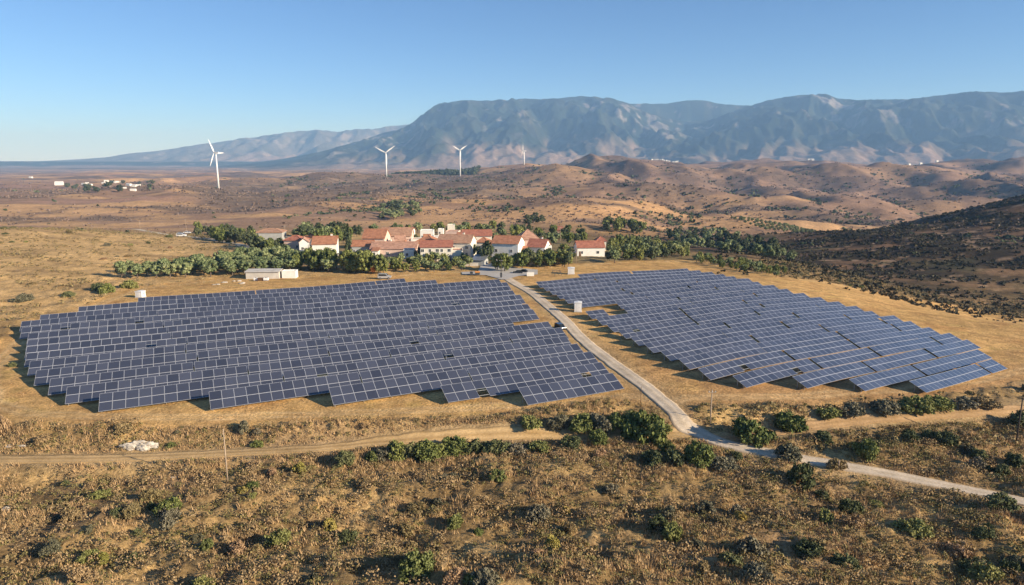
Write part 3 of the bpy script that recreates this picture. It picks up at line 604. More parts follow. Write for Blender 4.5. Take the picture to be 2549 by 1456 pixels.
HS = [
 ('pale house with tan hipped roof standing highest on the left behind dark trees', 640,702,602,5.0,9,'hip',1.6,'tile_t','greyshade',4,3,1,1,None,.7),  # front coloured grey where the wall lies in shade
 ('low house with deep red hipped roof beside a white gable', 707,752,622,4.4,8,'hip',1.9,'tile_r','pinkwash',-6,2,1,1,None,None),
 ('narrow whitewashed house with gable end towards the solar arrays', 746,768,627,4.3,8,'gable',1.6,'tile_p','whitewash',14,1,1,1,None,None,'y'),
 ('white two-windowed house with orange roof standing alone among the front trees', 779,838,640,5.6,10,'gable',2.6,'tile_o','whitewash',8,2,1,2,.5,None),
 ('long low house with orange roof and shaded porch next to the cypress', 876,928,634,3.8,8,'gable',1.9,'tile_o','greyshade',3,3,1,1,None,.3),
 ('wide brick-orange roofed house rising behind the long low house', 902,958,622,5.4,11,'gable',3.4,'tile_o','pinkwash',-4,2,1,1,None,None),
 ('large barn-like house with broad terracotta roof at the rear of the village', 948,1023,613,5.0,12,'gable',3.2,'tile_t','pinkwash',2,3,1,2,None,None),
 ('sprawling salmon-roofed house with parapets in the middle front', 922,1036,640,3.6,11,'gable',2.2,'tile_p','pinkwash',0,4,1,1,.55,.4),
 ('hip-roofed house with dark shaded left side and pale ridge', 1028,1084,634,5.0,10,'hip',3.0,'tile_o','cream',-14,2,1,1,None,None),
 ('long two-storey white house with red roof facing the arrays', 1047,1126,650,5.8,9,'gable',2.0,'tile_r','cream',4,5,2,1,None,.85),
 ('small cream house with projecting red balcony beside the long white house', 1122,1152,650,4.2,7,'flat',0,'tile_r','cream',4,1,1,1,None,None),
 ('tall cream gable-ended house behind the loggia, roof sloping right', 1086,1172,641,6.4,11,'gable',2.6,'tile_t','cream',-10,3,2,2,.4,None),
 ('white hall with long straight red roof at the rear, right of centre', 1150,1224,614,5.2,9,'gable',2.3,'tile_r','cream',3,4,1,1,None,-.5),
 ('white house with rounded salmon roof near the dark village trees', 1222,1290,651,7.4,10,'gable',2.4,'tile_o','whitewash',-16,2,2,2,None,None),
 ('pale house with pointed pink pyramid roof, tallest on the right side', 1292,1342,629,6.0,11,'hip',3.8,'tile_p','pinkwash',6,2,1,1,None,None),
 ('white house with curved red porch roof at the right end of the village', 1310,1356,641,4.6,9,'gable',2.6,'tile_r','whitewash',-18,2,1,1,.3,.4),
 ('white side wing with flat top joined at the right end house', 1344,1373,640,4.4,7,'flat',0,'tile_p','whitewash',6,1,1,1,None,None),
 ('lone long white building with dark red roof among trees right of the village', 1436,1505,637,3.8,8,'gable',2.2,'tile_r','whitewash',5,2,1,1,None,-.8),
 ('small outbuilding with bright red roof behind the lone long white building', 1484,1508,624,4.6,6,'hip',1.8,'tile_r','cream',0,1,1,1,None,None),
 ('flat white cube house at the rear beside bare dark shrubs', 1046,1079,597,4.6,7,'flat',0,'whitewash','whitewash',3,2,1,1,None,None),
 ('tiny white block house farthest back in the village', 1090,1103,586,3.4,5,'flat',0,'whitewash','whitewash',0,1,1,1,None,None),
 ('stepped pale pink house at the rear with flat parapet', 1108,1140,600,4.6,8,'flat',0,'tile_p','pinkwash',-5,2,1,1,None,None),
 ('narrow cream tower-like house rising over the pink house', 1114,1132,595,7.2,6,'flat',0,'cream','cream',4,1,2,1,None,None),
 ('little white house with red roof peeking over the terracotta barn', 1003,1027,591,3.8,6,'gable',1.5,'tile_r','whitewash',-6,1,1,1,None,None),
 ('cream garden house with flat roof between the barn and the hip-roofed house', 1023,1049,615,3.4,6,'flat',0,'tile_p','whitewash',2,1,1,1,None,None),
 ('low house with white parapet roof in the second rank', 1079,1114,613,4.0,7,'flat',0,'concrete','whitewash',6,2,1,1,None,None),
 ('isolated brick-red roofed farm shed behind the trees on the right', 1378,1398,585,3.0,8,'gable',1.8,'tile_r','pinkwash',-8,1,1,1,None,None),
 ('small white house with orange roof between the red gable and the lone white house', 756,776,612,3.6,6,'gable',1.6,'tile_o','whitewash',-10,1,1,1,None,None),
 ('small cream cottage with salmon roof behind the salmon-roofed parapet house', 985,1010,622,4.4,6,'gable',1.8,'tile_p','cream',12,1,1,1,None,None),
 ('little white annexe with orange roof left of the long white hall', 1136,1152,606,3.6,6,'gable',1.5,'tile_o','whitewash',-6,1,1,1,None,None),
 ('white cottage with orange roof in front of the pink pyramid roof', 1272,1296,640,4.0,6,'gable',1.8,'tile_o','whitewash',8,1,1,1,None,None),
 ('cream house with orange hipped roof right behind the village entrance shed', 1186,1214,628,4.6,7,'hip',1.8,'tile_o','cream',-8,2,1,1,None,None),
 ('low white yard house with flat terrace at the front of the middle cluster', 1004,1030,643,3.2,5,'flat',0,'tile_p','whitewash',3,1,1,1,None,None),
 ('small white cube by the road behind the dark village trees', 1238,1256,622,4.4,5,'flat',0,'whitewash','whitewash',5,1,1,1,None,None),
 ('small flat white house tucked under the terracotta barn roof', 956,972,618,3.2,5,'flat',0,'tile_p','whitewash',4,1,1,1,None,None),
 ('narrow white gable between the brick-orange roof and the salmon parapets', 998,1013,634,4.2,6,'gable',1.6,'tile_o','whitewash',-8,1,1,1,None,None,'y'),
 ('white lean-to at the left foot of the salmon-roofed house', 926,942,641,2.9,4,'mono',.8,'tile_o','whitewash',2,1,1,1,None,None),
 ('little orange-roofed house behind the pale ridge of the hip-roofed house', 1056,1072,616,4.2,6,'gable',1.6,'tile_o','whitewash',10,1,1,1,None,None),
 ('small cream block left of the stepped pink house', 1092,1107,604,3.4,5,'flat',0,'tile_p','cream',-4,1,1,1,None,None),
 ('small orange gabled house just left of the rounded salmon roof', 1206,1222,634,4.0,6,'gable',1.7,'tile_o','whitewash',-12,1,1,1,None,None),
 ('white cottage with orange roof between barn and long white hall', 1128,1144,622,4.6,6,'gable',1.8,'tile_o','whitewash',6,1,1,1,None,None),
 ('tiny white house under the ochre boundary wall', 724,740,615,3.6,5,'gable',1.5,'tile_o','whitewash',-5,1,1,1,None,None),
 ('white cottage with orange roof at the left of the curved porch house', 1298,1313,648,3.8,5,'gable',1.6,'tile_o','whitewash',4,1,1,1,None,None),
 ('pink-roofed cottage half hidden by the dark village trees', 1256,1300,632,4.8,8,'gable',2.0,'tile_p','pinkwash',10,2,1,1,None,None)]
for h_ in HS:
    rg = h_[16] if len(h_) > 16 else 'x'
    house(*h_[:16], ridge=rg)
def gwall(label, u0, u1, vb, h, m, th=.3):
    a = at(u0, vb); b_ = at(u1, vb); c = (a+b_)/2; d = b_-a; L = math.hypot(d.x, d.y)/2; w = MB().box(-L, L, 0, th, -1, h, M[m]); w.box(-L-.05, L+.05, -.06, th+.06, h+.003, h+.1, M[m])
    return tag(w.obj('garden_wall', loc=c, rz=math.atan2(d.y, d.x)), label, 'wall')
gwall('ochre cream boundary wall beside the tan-roofed house', 680, 724, 600, 2.6, 'cream')
gwall('low white roadside wall at the edge of the village forecourt', 1311, 1329, 687, 1.3, 'whitewash')
gwall('pale retaining wall in front of the trees by the village road', 1140, 1190, 662, 1.2, 'concrete')
house('grey sloping tin-roofed shed at the shaded village entrance', 1174, 1206, 661, 2.2, 6, 'mono', 1.2, 'metal', 'greyshade', -12, 0, 1, 0, None, None, name='shed', cat='shed', group=None)
house('long cream storage shed beyond the left array', 613, 694, 694, 2.5, 4, 'mono', .3, 'concrete', 'concrete', 3, 0, 1, 0, None, None, name='storage_shed', cat='shed', group=None)
house('white site office with dark window right of the long cream shed', 702, 736, 692, 2.1, 3.2, 'flat', 0, 'white', 'whitewash', 3, 1, 1, 0, None, None, name='site_cabin', cat='cabin', group=None)
# white inverter cabins
def cabin(label, u, v, W, D, Hh, yaw):
    p = at(u, v); t = thing('inverter_cabin', label, 'cabin', p, rad(yaw), 'white inverter cabins'); w = M['white']
    MB().box(-W/2, W/2, 0, D, .15, Hh, w).obj('body', t, bevel=.04); MB().box(-W/2-.1, W/2+.1, -.1, D+.1, -.6, .15, M['concrete']).obj('plinth', t)
    MB().prism([(-W/2-.12,Hh+.003),(W/2+.12,Hh+.003),(W/2+.12,Hh+.12),(0,Hh+.25),(-W/2-.12,Hh+.12)], -.12, D+.12, w).obj('roof', t)
    d = MB().box(-.42, .42, -.04, .02, .2, Hh-.25, w).obj('door', t); MB().box(.28, .33, -.08, -.04, Hh*.45, Hh*.55, M['dsteel']).obj('handle', d)
    b = MB()
    for i in range(5): b.box(W/2, W/2+.03, D*.3, D*.7, Hh-.75+i*.1, Hh-.7+i*.1, M['metal'])
    b.obj('vent', t)
cabin('white inverter cabin casting a long shadow left of the left array', 345, 741, 2.1, 1.8, 1.75, -8)
cabin('white inverter cabin behind the back edge of the right array', 1421, 683, 2.3, 2.4, 2.15, -6)
cabin('tallest white inverter cabin in the notch of the right array beside the road', 1438, 777, 1.9, 1.8, 2.5, -6)
# ------------------------------------------------------------------ poles
def pole(label, u, v, vt, r, m, arm=True, lean=0, name='utility_pole', fore=0):
    p = at(u, v); h = (v-vt)*mpp(p)*1.01; t = thing(name, label, 'utility pole', p, 0, 'utility poles')
    MB().tube((0,0,-.6), (lean*h,0,h), r, r*.62, M[m], 10).obj('pole', t, smooth=True)
    if arm:
        b = MB(); b.box(-.6+lean*h, .6+lean*h, -r-.08, -r, h-.45, h-.35, M[m]); b.obj('crossarm', t)
        for x in (-.5, 0, .5): MB().tube((x+lean*h,-r-.04,h-.35), (x+lean*h,-r-.04,h-.17), .05, .035, M['white'], 8).obj('insulator', t)
    return t
t = pole('pale bare wooden pole with broken stay in the scrub below the dirt track', 567, 1203, 1060, .10, 'polewood', False, 0)
b = MB(); b.tube((-.06,0,7.2), (-.5,-.1,6.2), .04, .03, M['polewood'], 6); b.obj('broken_stay', t)
pole('pale concrete pole standing on the bank right of the road', 1767, 1057, 966, .12, 'polewood', True)
pole('thin bare pole at the near tip of the left array', 1594, 1008, 960, .05, 'wood', False)
pole('dark wooden pole at the far right edge above the scrub', 2529, 1098, 985, .13, 'poledark', False, 0)
pole('white pole behind the parked white vehicles on the golden hill', 464, 577, 546, .14, 'polewood', True)
pole('short pole on the crest of the golden hill, left of the parked vehicles', 349, 571, 548, .14, 'polewood', False)
pole('dark slender pole among trees left of the cypress', 775, 594, 558, .12, 'poledark', False)
pole('pale pole next to the ochre boundary wall', 710, 592, 562, .13, 'polewood', True)
pole('tall black pole behind the pink pyramid roof', 1394, 604, 566, .12, 'polewood', True)
pole('tall dark mast in the middle of the village', 1287, 607, 572, .11, 'poledark', False)
pole('pole with thin spire beside the long straight red roof', 1232, 612, 585, .1, 'polewood', False)
pole('slim pole in the trees left of the long white building', 1434, 655, 610, .09, 'polewood', False)
t = pole('dark pole with grey switch box at the village end of the road', 1247, 692, 646, .16, 'poledark', True)
MB().box(-.35, .35, -.55, -.17, .5, 1.9, M['dsteel']).obj('switch_box', t, bevel=.03)
p = at(2086, 1170); tag(MB().tube((0,0,-.3), (0,0,1.3), .09, .08, M['polewood'], 8).box(-.12, .12, -.12, .12, 1.3, 1.36, M['polewood']).obj('marker_post', loc=p), 'short wooden marker post at the edge of the concrete road', 'post')
# ------------------------------------------------------------------ vehicles and small yard things
M['carwhite'] = mat('white_car_paint', (.75,.75,.74), .3, var=.04, coat=.6); M['carsilver'] = mat('silver_car_paint', (.5,.5,.5), .3, .3, var=.05, coat=.5); M['cardark'] = mat('dark_car_paint', (.022,.028,.04), .25, var=.1, coat=.8)
M['lamp'] = mat('lamp_glass', (.7,.7,.65), .15, var=.05)
def car(label, u, v, yaw, paint, kind='van', Ls=4.4):
    p = at(u, v); t = thing('parked_van' if kind == 'van' else 'parked_car', label, 'van' if kind == 'van' else 'car', p, rad(yaw), None); pm = M[paint]; s = Ls/4.4; W = .88
    prof = [(-2.15,.35),(2.15,.35),(2.2,.75),(2.1,.95),(1.25,1.12),(.55,1.78),(-1.9,1.85),(-2.15,1.6)] if kind == 'van' else [(-2.1,.32),(2.1,.32),(2.15,.65),(1.95,.82),(1.0,.95),(.35,1.42),(-1.1,1.45),(-1.75,1.0),(-2.1,.9)]
    bo = MB().prism(prof, -W, W, pm).obj('body', t, bevel=.06)
    g = MB()
    if kind == 'van':
        for y in (-W-.012, W): g.poly([(-1.85,y,1.1),(1.0,y,1.1),(.45,y,1.68),(-1.85,y,1.74)], M['glass_dark']); g.poly([(-1.85,y+.012,1.1),(1.0,y+.012,1.1),(.45,y+.012,1.68),(-1.85,y+.012,1.74)], M['glass_dark'])
        g.poly([(1.2,-.75,1.19),(1.2,.75,1.19),(.62,.7,1.74),(.62,-.7,1.74)], M['glass_dark']); g.poly([(-2.17,-.72,1.1),(-2.17,.72,1.1),(-2.10,.68,1.62),(-2.10,-.68,1.62)], M['glass_dark'])
    else:
        for y in (-W-.012, W+.012): g.poly([(-1.5,y,.98),(.85,y,.96),(.3,y,1.36),(-1.05,y,1.38)], M['glass_dark'])
        g.poly([(1.0,-.75,1.0),(1.0,.75,1.0),(.42,.7,1.41),(.42,-.7,1.41)], M['glass_dark']); g.poly([(-1.74,-.72,1.06),(-1.74,.72,1.06),(-1.18,.68,1.43),(-1.18,-.68,1.43)], M['glass_dark'])
    go = bpy.data.objects.new('window', g.mesh('window')); COL.objects.link(go); go.parent = t
    for x in (-1.35, 1.35):
        for y in (-W, W): 
            w = MB().tube((x,y-.1,.33), (x,y+.1,.33), .33, .33, M['rubber'], 16).obj('wheel', t); MB().tube((x,y-.12,.33), (x,y+.12,.33), .19, .19, M['metal'], 12).obj('rim', w)
    for y in (-.62, .62): MB().box(2.08, 2.2, y-.17, y+.17, .68, .86, M['lamp']).obj('headlight', t)
    t.scale = (s, s, s); return t
car('silver grey van with dark windows parked behind the left array', 957, 694, 4, 'carsilver', 'van', 4.6)
car('dark blue van parked beside the road near the left array notch', 1394, 819, -60, 'cardark', 'van', 3.3)
car('white van parked on the golden hill track', 452, 589, 5, 'carwhite', 'van', 5.2)
car('white low car parked behind the white van on the hill track', 466, 581, 3, 'carwhite', 'car', 5.0)
car('dark car parked on the village forecourt left of the white roadside wall', 1288, 681, 175, 'cardark', 'car', 3.8)
car('black car parked right beside another dark car on the village forecourt', 1301, 678, 160, 'black', 'car', 3.6)
def bin_(label, u, v, m, W, Hh):
    p = at(u, v); t = thing('waste_bin', label, 'bin', p, .1, None); MB().hexa([(-W*.42,-W*.3,0.1),(W*.42,-W*.3,.1),(W*.42,W*.3,.1),(-W*.42,W*.3,.1),(-W/2,-W*.38,Hh*.8),(W/2,-W*.38,Hh*.8),(W/2,W*.38,Hh*.8),(-W/2,W*.38,Hh*.8)], M['dsteel']).obj('body', t)
    MB().prism([(-W*.54,Hh*.8+.003),(W*.54,Hh*.8+.003),(W*.5,Hh),(-W*.5,Hh)], -W*.42, W*.42, M[m]).obj('lid', t)
    for x in (-W*.36, W*.36): MB().tube((x-.05,0,.1), (x+.05,0,.1), .1, .1, M['rubber'], 8).obj('wheel', t)
bin_('large waste container with bright orange lid by the village forecourt', 1188, 685, 'orange', 1.7, 1.4)
bin_('dark upright waste bin left of the orange-lidded container', 1173, 685, 'black', 1.0, 1.3)
for lab, u, w in (('white water tank at the left corner of the long cream shed', 636, 1.5), ('white water tank in front of the middle of the long cream shed', 661, 1.7)):
    p = at(u, 699); t = thing('water_tank', lab, 'tank', p, .05, 'white tanks by the cream shed'); MB().box(-w/2, w/2, 0, 1.0, .12, 1.0, M['white']).obj('tank', t, bevel=.12); MB().tube((0,.5,1.0), (0,.5,1.12), .18, .18, M['dsteel'], 10).obj('cap', t); MB().box(-w/2-.05, w/2+.05, -.05, 1.05, -.1, .12, M['wood']).obj('pallet', t)
p = at(648, 699); t = thing('crate', 'dark wooden crate between the two white water tanks', 'crate', p, .05); b = MB()
for i in range(5): b.box(-.85, .85, 0, .9, .05+i*.2, .2+i*.2, M['wood'])
for x in (-.8, .8): b.box(x-.06, x+.06, -.04, 0, 0, 1.05, M['wood'])
b.obj('slats', t)
p = at(595, 1072)
p = at(1390, 688); t = thing('rack_frame', 'empty steel rack frame without panels behind the right array', 'rack', p, rad(20)); b = MB()
for x in (-1.4, 0, 1.4): b.tube((x,0,.6), (x,2.6,1.9), .05, .05, M['dsteel'], 5); 
for y in (.3, 1.3, 2.3): b.tube((-1.5,y,.7+y*.5), (1.5,y,.7+y*.5), .05, .05, M['dsteel'], 5)
b.obj('rail', t)
for x in (-1.4, 1.4):
    for y in (.5, 2.2): MB().tube((x,y,-.2), (x,y,.6+y*.5), .05, .05, M['dsteel'], 5).obj('support_post', t)
# ------------------------------------------------------------------ rocks
def rock(label, u, v, sx, sy, sz, n, seed, group=None):
    rg = np.random.default_rng(seed); p = at(u, v); bm = bmesh.new()
    for k in range(n):
        r = bmesh.ops.create_icosphere(bm, subdivisions=3, radius=1); c = Vector((rg.uniform(-.7,.7)*sx, rg.uniform(-.7,.7)*sy, rg.uniform(-.1,.25)*sz)) if n > 1 else Vector((0,0,0)); q = rg.uniform(.25,.55) if n > 1 else .55
        for vv in r['verts']:
            co = vv.co.copy(); f = 1+.38*float(noise(np.array([co.x*1.6+seed+k*3.1]), np.array([co.y*1.6+co.z*1.3]), 3)[0]) + .2*float(noise(np.array([co.x*4+seed]), np.array([co.z*4+co.y*3]), 4)[0])
            co = Vector([round(a*3.2)/3.2*.45+a*.55 for a in co])*f; vv.co = c + Vector((co.x*sx*q, co.y*sy*q, co.z*sz*q*1.2))
    me = bpy.data.meshes.new('rock'); bm.to_mesh(me); bm.free(); me.materials.append(M['rock']); o = link('rock', me); o.location = p + Vector((0,0,sz*.12)); tag(o, label, 'rock', group)
rock('broad jagged white rock outcrop in the dry bank above the dirt track', 350, 1116, 2.6, 1.0, 1.2, 9, 3)
rock('square white boulder at the far left of the foreground scrub', 16, 1270, .9, .6, .6, 1, 4)
rock('flat pale rock ledge in the bank at the left edge above the track', 40, 1112, 1.8, .5, .35, 3, 5)
rock('small white stone at the edge of the road under the big green bush', 1653, 1068, .5, .3, .3, 1, 6)
rock('thin pale slab lying in the scrub under the dirt track', 433, 1190, 1.0, .4, .2, 2, 7)
for i, (u, v) in enumerate([(560,703),(588,700),(604,706),(540,709)]): rock('pale limestone rubble heap left of the long cream shed', u, v, 1.6, .8, .5, 5, 20+i, 'limestone rubble heaps by the cream shed')
# ------------------------------------------------------------------ vegetation
def leaves(rg, C, R, N, size, up=.35, asp=1.0, rag=1.08):
    """leaf quads scattered on spheres: centres C (k,3), radii R (k,3), N each -> V, F"""
    k = len(C); idx = np.repeat(np.arange(k), N); n = len(idx); d = rg.normal(size=(n, 3)); d[:, 2] += up; d /= np.linalg.norm(d, axis=1)[:, None]
    P = C[idx] + d*R[idx]*rg.uniform(.72, rag, (n, 1)); nr = d + rg.normal(scale=.75, size=(n, 3)); nr /= np.linalg.norm(nr, axis=1)[:, None]
    a = np.cross(nr, rg.normal(size=(n, 3))); a /= np.linalg.norm(a, axis=1)[:, None]; b = np.cross(nr, a); s = size*rg.uniform(.55, 1.35, (n, 1)); a = a*s; b = b*s*asp
    V = np.stack([P-a-b*.5, P+b*.1-a*.1-b, P+a-b*.3, P+a*.2+b], 1).reshape(-1, 3); return V, np.arange(len(V)).reshape(-1, 4)
def sphere_q(c, r, rg, nu=8, nv=5):
    V = []; F = []
    for j in range(nv+1):
        th = math.pi*j/nv
        for i in range(nu):
            ph = 2*math.pi*i/nu; q = 1+rg.uniform(-.18, .18); V.append((c[0]+r[0]*q*math.sin(th)*math.cos(ph), c[1]+r[1]*q*math.sin(th)*math.sin(ph), c[2]+r[2]*q*math.cos(th)))
    for j in range(nv):
        for i in range(nu): F.append((j*nu+i, (j+1)*nu+i, (j+1)*nu+(i+1)%nu, j*nu+(i+1)%nu))
    return np.array(V), np.array(F)
def crown(name, seed, rad3, zc, ncl, nleaf, lsize, m, clr=.42, core=.78, cone=0, flat=0, rag=1.08):
    rg = np.random.default_rng(seed); rx, ry, rz = rad3; C = []
    while len(C) < ncl:
        d = rg.normal(size=3); d /= np.linalg.norm(d); q = rg.uniform(.35, .92)**.6; c = d*q
        if cone: c[2] = rg.uniform(-1, 1); w = (1-(c[2]+1)/2)**.8; c[:2] = c[:2]/max(np.hypot(*c[:2]), .01)*w*rg.uniform(.3, .75)
        if flat and c[2] < -.45: continue
        C.append(c*[rx, ry, rz]+[0, 0, zc])
    C = np.array(C); sc = rg.uniform(.65, 1.2, (ncl, 1)); Rr = np.array([[rx, ry, rz]])*clr*sc
    if cone: hh = (1-(C[:, 2:]-zc+rz)/(2*rz)); Rr = Rr*np.clip(hh*1.2+.15, .2, 1)
    Vs, Fs = leaves(rg, C, Rr, nleaf, lsize, rag=rag); V = [Vs]; F = [Fs]; o = len(Vs)
    for c, r in zip(C, Rr): v, f = sphere_q(c, r*core, rg, 7, 4); V.append(v); F.append(f+o); o += len(v)
    return np_mesh(name, np.concatenate(V), np.concatenate(F), m)
def trunk(name, seed, h, r, m, nb=4, spread=.6):
    rg = np.random.default_rng(seed); b = MB(); x = rg.uniform(-.15, .15); b.tube((0,0,-.4), (x,0,h*.55), r, r*.7, m, 8)
    for i in range(nb): a = 2*math.pi*(i+rg.uniform(-.2, .2))/nb; b.tube((x,0,h*.5), (x+math.cos(a)*spread*h*.5, math.sin(a)*spread*h*.5, h*1.15), r*.55, r*.2, m, 5)
    return b.mesh(name)
PROTO = {}
def proto(kind, n, f): PROTO[kind] = [f(i) for i in range(n)]
# meshes are for a plant of unit height 6 m, scaled afterwards
proto('olive', 5, lambda i: (crown('crown', 100+i, (2.6,2.6,2.1), 3.5, 28, 34, .23, M['olive'], clr=.33, rag=1.2), trunk('trunk', 100+i, 2.4, .28, M['bark'])))
proto('broad', 5, lambda i: (crown('crown', 200+i, (2.4,2.4,2.7), 3.6, 32, 32, .24, M['green'], clr=.31, rag=1.25), trunk('trunk', 200+i, 2.2, .22, M['bark'])))
proto('dark', 4, lambda i: (crown('crown', 300+i, (2.5,2.5,2.5), 3.5, 30, 32, .24, M['dark'], clr=.31, rag=1.25), trunk('trunk', 300+i, 2.2, .22, M['bark'])))
proto('bright', 3, lambda i: (crown('crown', 350+i, (2.3,2.3,2.4), 3.4, 28, 32, .24, M['bright'], clr=.31, rag=1.25), trunk('trunk', 350+i, 2.2, .2, M['bark'])))
proto('cypress', 2, lambda i: (crown('crown', 400+i, (1.15,1.15,3.1), 3.2, 26, 40, .18, M['dark'], clr=.34, cone=1), trunk('trunk', 400+i, 1.2, .16, M['bark'], 2, .1)))
proto('autumn', 1, lambda i: (crown('crown', 450+i, (2.2,2.2,2.6), 3.3, 14, 46, .26, M['autumn']), trunk('trunk', 450+i, 2, .2, M['bark'])))
proto('yellow', 1, lambda i: (crown('crown', 460+i, (2.2,2.2,2.6), 3.3, 14, 46, .26, M['yellow']), trunk('trunk', 460+i, 2, .2, M['bark'])))
TREEN = {'olive': 'olive_tree', 'cypress': 'cypress_tree'}
NT = {}
def tree(kind, p, h, label, group=None, wide=1.0):
    cr, tr = random.choice(PROTO[kind]); t = thing(TREEN.get(kind, 'tree'), label, 'tree', p, random.uniform(0, 6.28), group); s = h/6.0
    t.scale = (s*wide*random.uniform(.92, 1.08), s*wide*random.uniform(.92, 1.08), s); link('crown', cr, t); link('trunk', tr, t); NT[kind] = NT.get(kind, 0)+1
def poisson(poly, dmin, nmax, tries=4000):
    us = [p[0] for p in poly]; vs = [p[1] for p in poly]; out = []
    for _ in range(tries):
        u = random.uniform(min(us), max(us)); v = random.uniform(min(vs), max(vs))
        if not bool(inpoly(np.array([u]), np.array([v]), poly)[0]): continue
        p = at(u, v)
        if all((p.x-q.x)**2+(p.y-q.y)**2 > dmin*dmin for q in out):
            out.append(p)
            if len(out) >= nmax: break
    return out
def grove(kinds, poly, dmin, nmax, h0, h1, label, group, wide=1.0, tries=1500):
    for p in poisson(poly, dmin, nmax, tries): k = random.choice(kinds); tree(k, p, random.uniform(h0, h1), label[k] if isinstance(label, dict) else label, group, wide)
grove(['olive'], [(298,694),(420,691),(560,687),(700,678),(740,672),(720,640),(640,636),(560,655),(430,668),(320,680)], 3.8, 84, 4.2, 5.8, 'round grey-green olive tree in the grove left of the village', 'olive grove trees left of the village')
for u, v, h, k, lab in [(742,668,7,'olive','olive tree with pale crown right of the storage shed'),(772,671,7.4,'broad','leafy tree in front of the lone white house, left of its windows'),(797,673,7.6,'broad','leafy tree directly below the lone white house'),(822,674,7.8,'broad','tall leafy tree at the right foot of the lone white house'),(868,679,8.2,'broad','dense tapering tree under the cypress at the field edge'),(904,679,8.0,'broad','dense tapering tree left of the yellowing tree'),(942,680,7.0,'bright','yellow-green tree beside the orange shrub'),(929,680,4.0,'autumn','small orange autumn tree at the field edge'),
    (868,634,12.5,'cypress','tall dark cypress left of the orange-roofed houses'),(1190,590,7.5,'dark','dark tree rising behind the long straight red roof'),(1282,606,9,'broad','tall green tree beside the dark village mast'),(912,614,4.5,'cypress','small dark conifer behind the wide brick-orange roof'),(1206,655,8.6,'dark','big dark shady tree at the village entrance'),(1256,676,6.6,'broad','rounded green tree at the corner of the village forecourt'),(1238,672,6.0,'broad','green tree left of the forecourt corner tree'),(1314,664,7.2,'dark','dark tree in front of the curved porch house'),(1384,657,5.2,'autumn','orange-brown tree at the right end of the village'),(1404,640,6.0,'bright','bright lime tree right of the orange-brown tree'),(1405,664,6.0,'dark','dark red-brown domed tree at the field edge')]:
    tree(k, at(u, v), h, lab)
grove(['broad','olive','bright'], [(735,674),(800,677),(960,684),(962,672),(860,664),(735,660)], 4.6, 30, 4.6, 6.6, {'broad': 'leafy green tree of the belt below the lone white house', 'olive': 'greyish tree of the belt below the lone white house', 'bright': 'light green tree of the belt below the lone white house'}, 'tree belt below the lone white house')
for u, v, h in [(1034,606,4.5),(1042,644,4.6),(1082,626,5),(1142,634,5.2),(1300,646,4.5),(1236,642,5),(1176,636,5),(985,612,4),(946,606,4)]: tree('dark', at(u, v), h, 'dark tree added to darken a gap between the village houses', 'dark trees added in the gaps between the village houses')  # added trees darken the gaps, standing for shadow as well as trees
grove(['broad','olive','green2'][:2], [(962,675),(1060,679),(1150,674),(1168,662),(1160,648),(1040,650),(965,655)], 3.2, 38, 2.8, 4.4, {'broad': 'leafy green garden tree in the belt below the salmon roofs', 'olive': 'greyish bushy tree in the belt below the salmon roofs'}, 'garden trees below the village')
grove(['dark','broad'], [(1266,668),(1330,668),(1420,664),(1420,648),(1360,648),(1290,655)], 3.6, 20, 4.0, 6.2, {'broad': 'green tree between the right end houses and the bare field', 'dark': 'dark tree between the right end houses and the bare field'}, 'trees below the right end of the village')
grove(['broad','olive','bright','dark'], [(1512,656),(1690,644),(1730,642),(1700,622),(1600,606),(1525,600),(1512,634)], 3.9, 78, 3.8, 5.8, {'broad': 'green tree in the wood right of the village', 'olive': 'greyish tree in the wood right of the village', 'bright': 'yellowish tree in the wood right of the village', 'dark': 'dark tree in the wood right of the village'}, 'trees of the wood right of the village')
grove(['olive','broad'], [(1725,652),(1800,670),(1930,690),(1955,680),(1850,658),(1760,642)], 3.4, 40, 2.4, 3.8, {'broad': 'low green tree of the belt along the back of the right array', 'olive': 'low greyish tree of the belt along the back of the right array'}, 'low trees behind the right array')
grove(['dark','broad'], [(545,606),(600,606),(634,624),(634,604),(620,592),(560,584),(480,578),(480,584)], 5, 34, 5.0, 8.0, {'broad': 'green tree in the thicket left of the village', 'dark': 'dark tree in the thicket left of the village'}, 'trees of the thicket left of the village')
grove(['dark','broad'], [(640,624),(715,634),(705,618),(640,612)], 4.5, 14, 3.6, 5.2, {'broad': 'low green tree below the tan-roofed house', 'dark': 'low dark tree below the tan-roofed house'}, 'trees below the tan-roofed house')
grove(['broad','dark','olive'], [(735,602),(775,618),(880,612),(890,584),(800,578),(735,590)], 5, 26, 6, 9.0, {'broad': 'tall green tree behind the lone white house', 'dark': 'tall dark tree behind the lone white house', 'olive': 'pale green tree behind the lone white house'}, 'trees behind the left end of the village')
grove(['olive','broad','dark'], [(900,586),(1000,586),(1100,582),(1180,588),(1240,604),(1380,612),(1440,606),(1500,592),(1420,580),(1200,572),(1000,574)], 6, 58, 4.0, 7.0, {'broad': 'green tree in the scattered line behind the village', 'dark': 'dark tree in the scattered line behind the village', 'olive': 'pale bushy tree in the scattered line behind the village'}, 'scattered trees behind the village')
grove(['broad','dark'], [(1490,584),(1530,580),(1600,584),(1610,570),(1540,560),(1495,566)], 6, 14, 7, 10, {'broad': 'green tree of the clump beyond the green field', 'dark': 'dark tree of the clump beyond the green field'}, 'tree clump beyond the village')
grove(['dark','olive'], [(1655,594),(1720,576),(1800,590),(1890,608),(1960,630),(1990,660),(1925,650),(1800,630),(1700,615)], 5.5, 72, 4.5, 8, {'dark': 'dark blue-green tree in the stream valley at the right', 'olive': 'greyish tree in the stream valley at the right'}, 'trees of the stream valley')
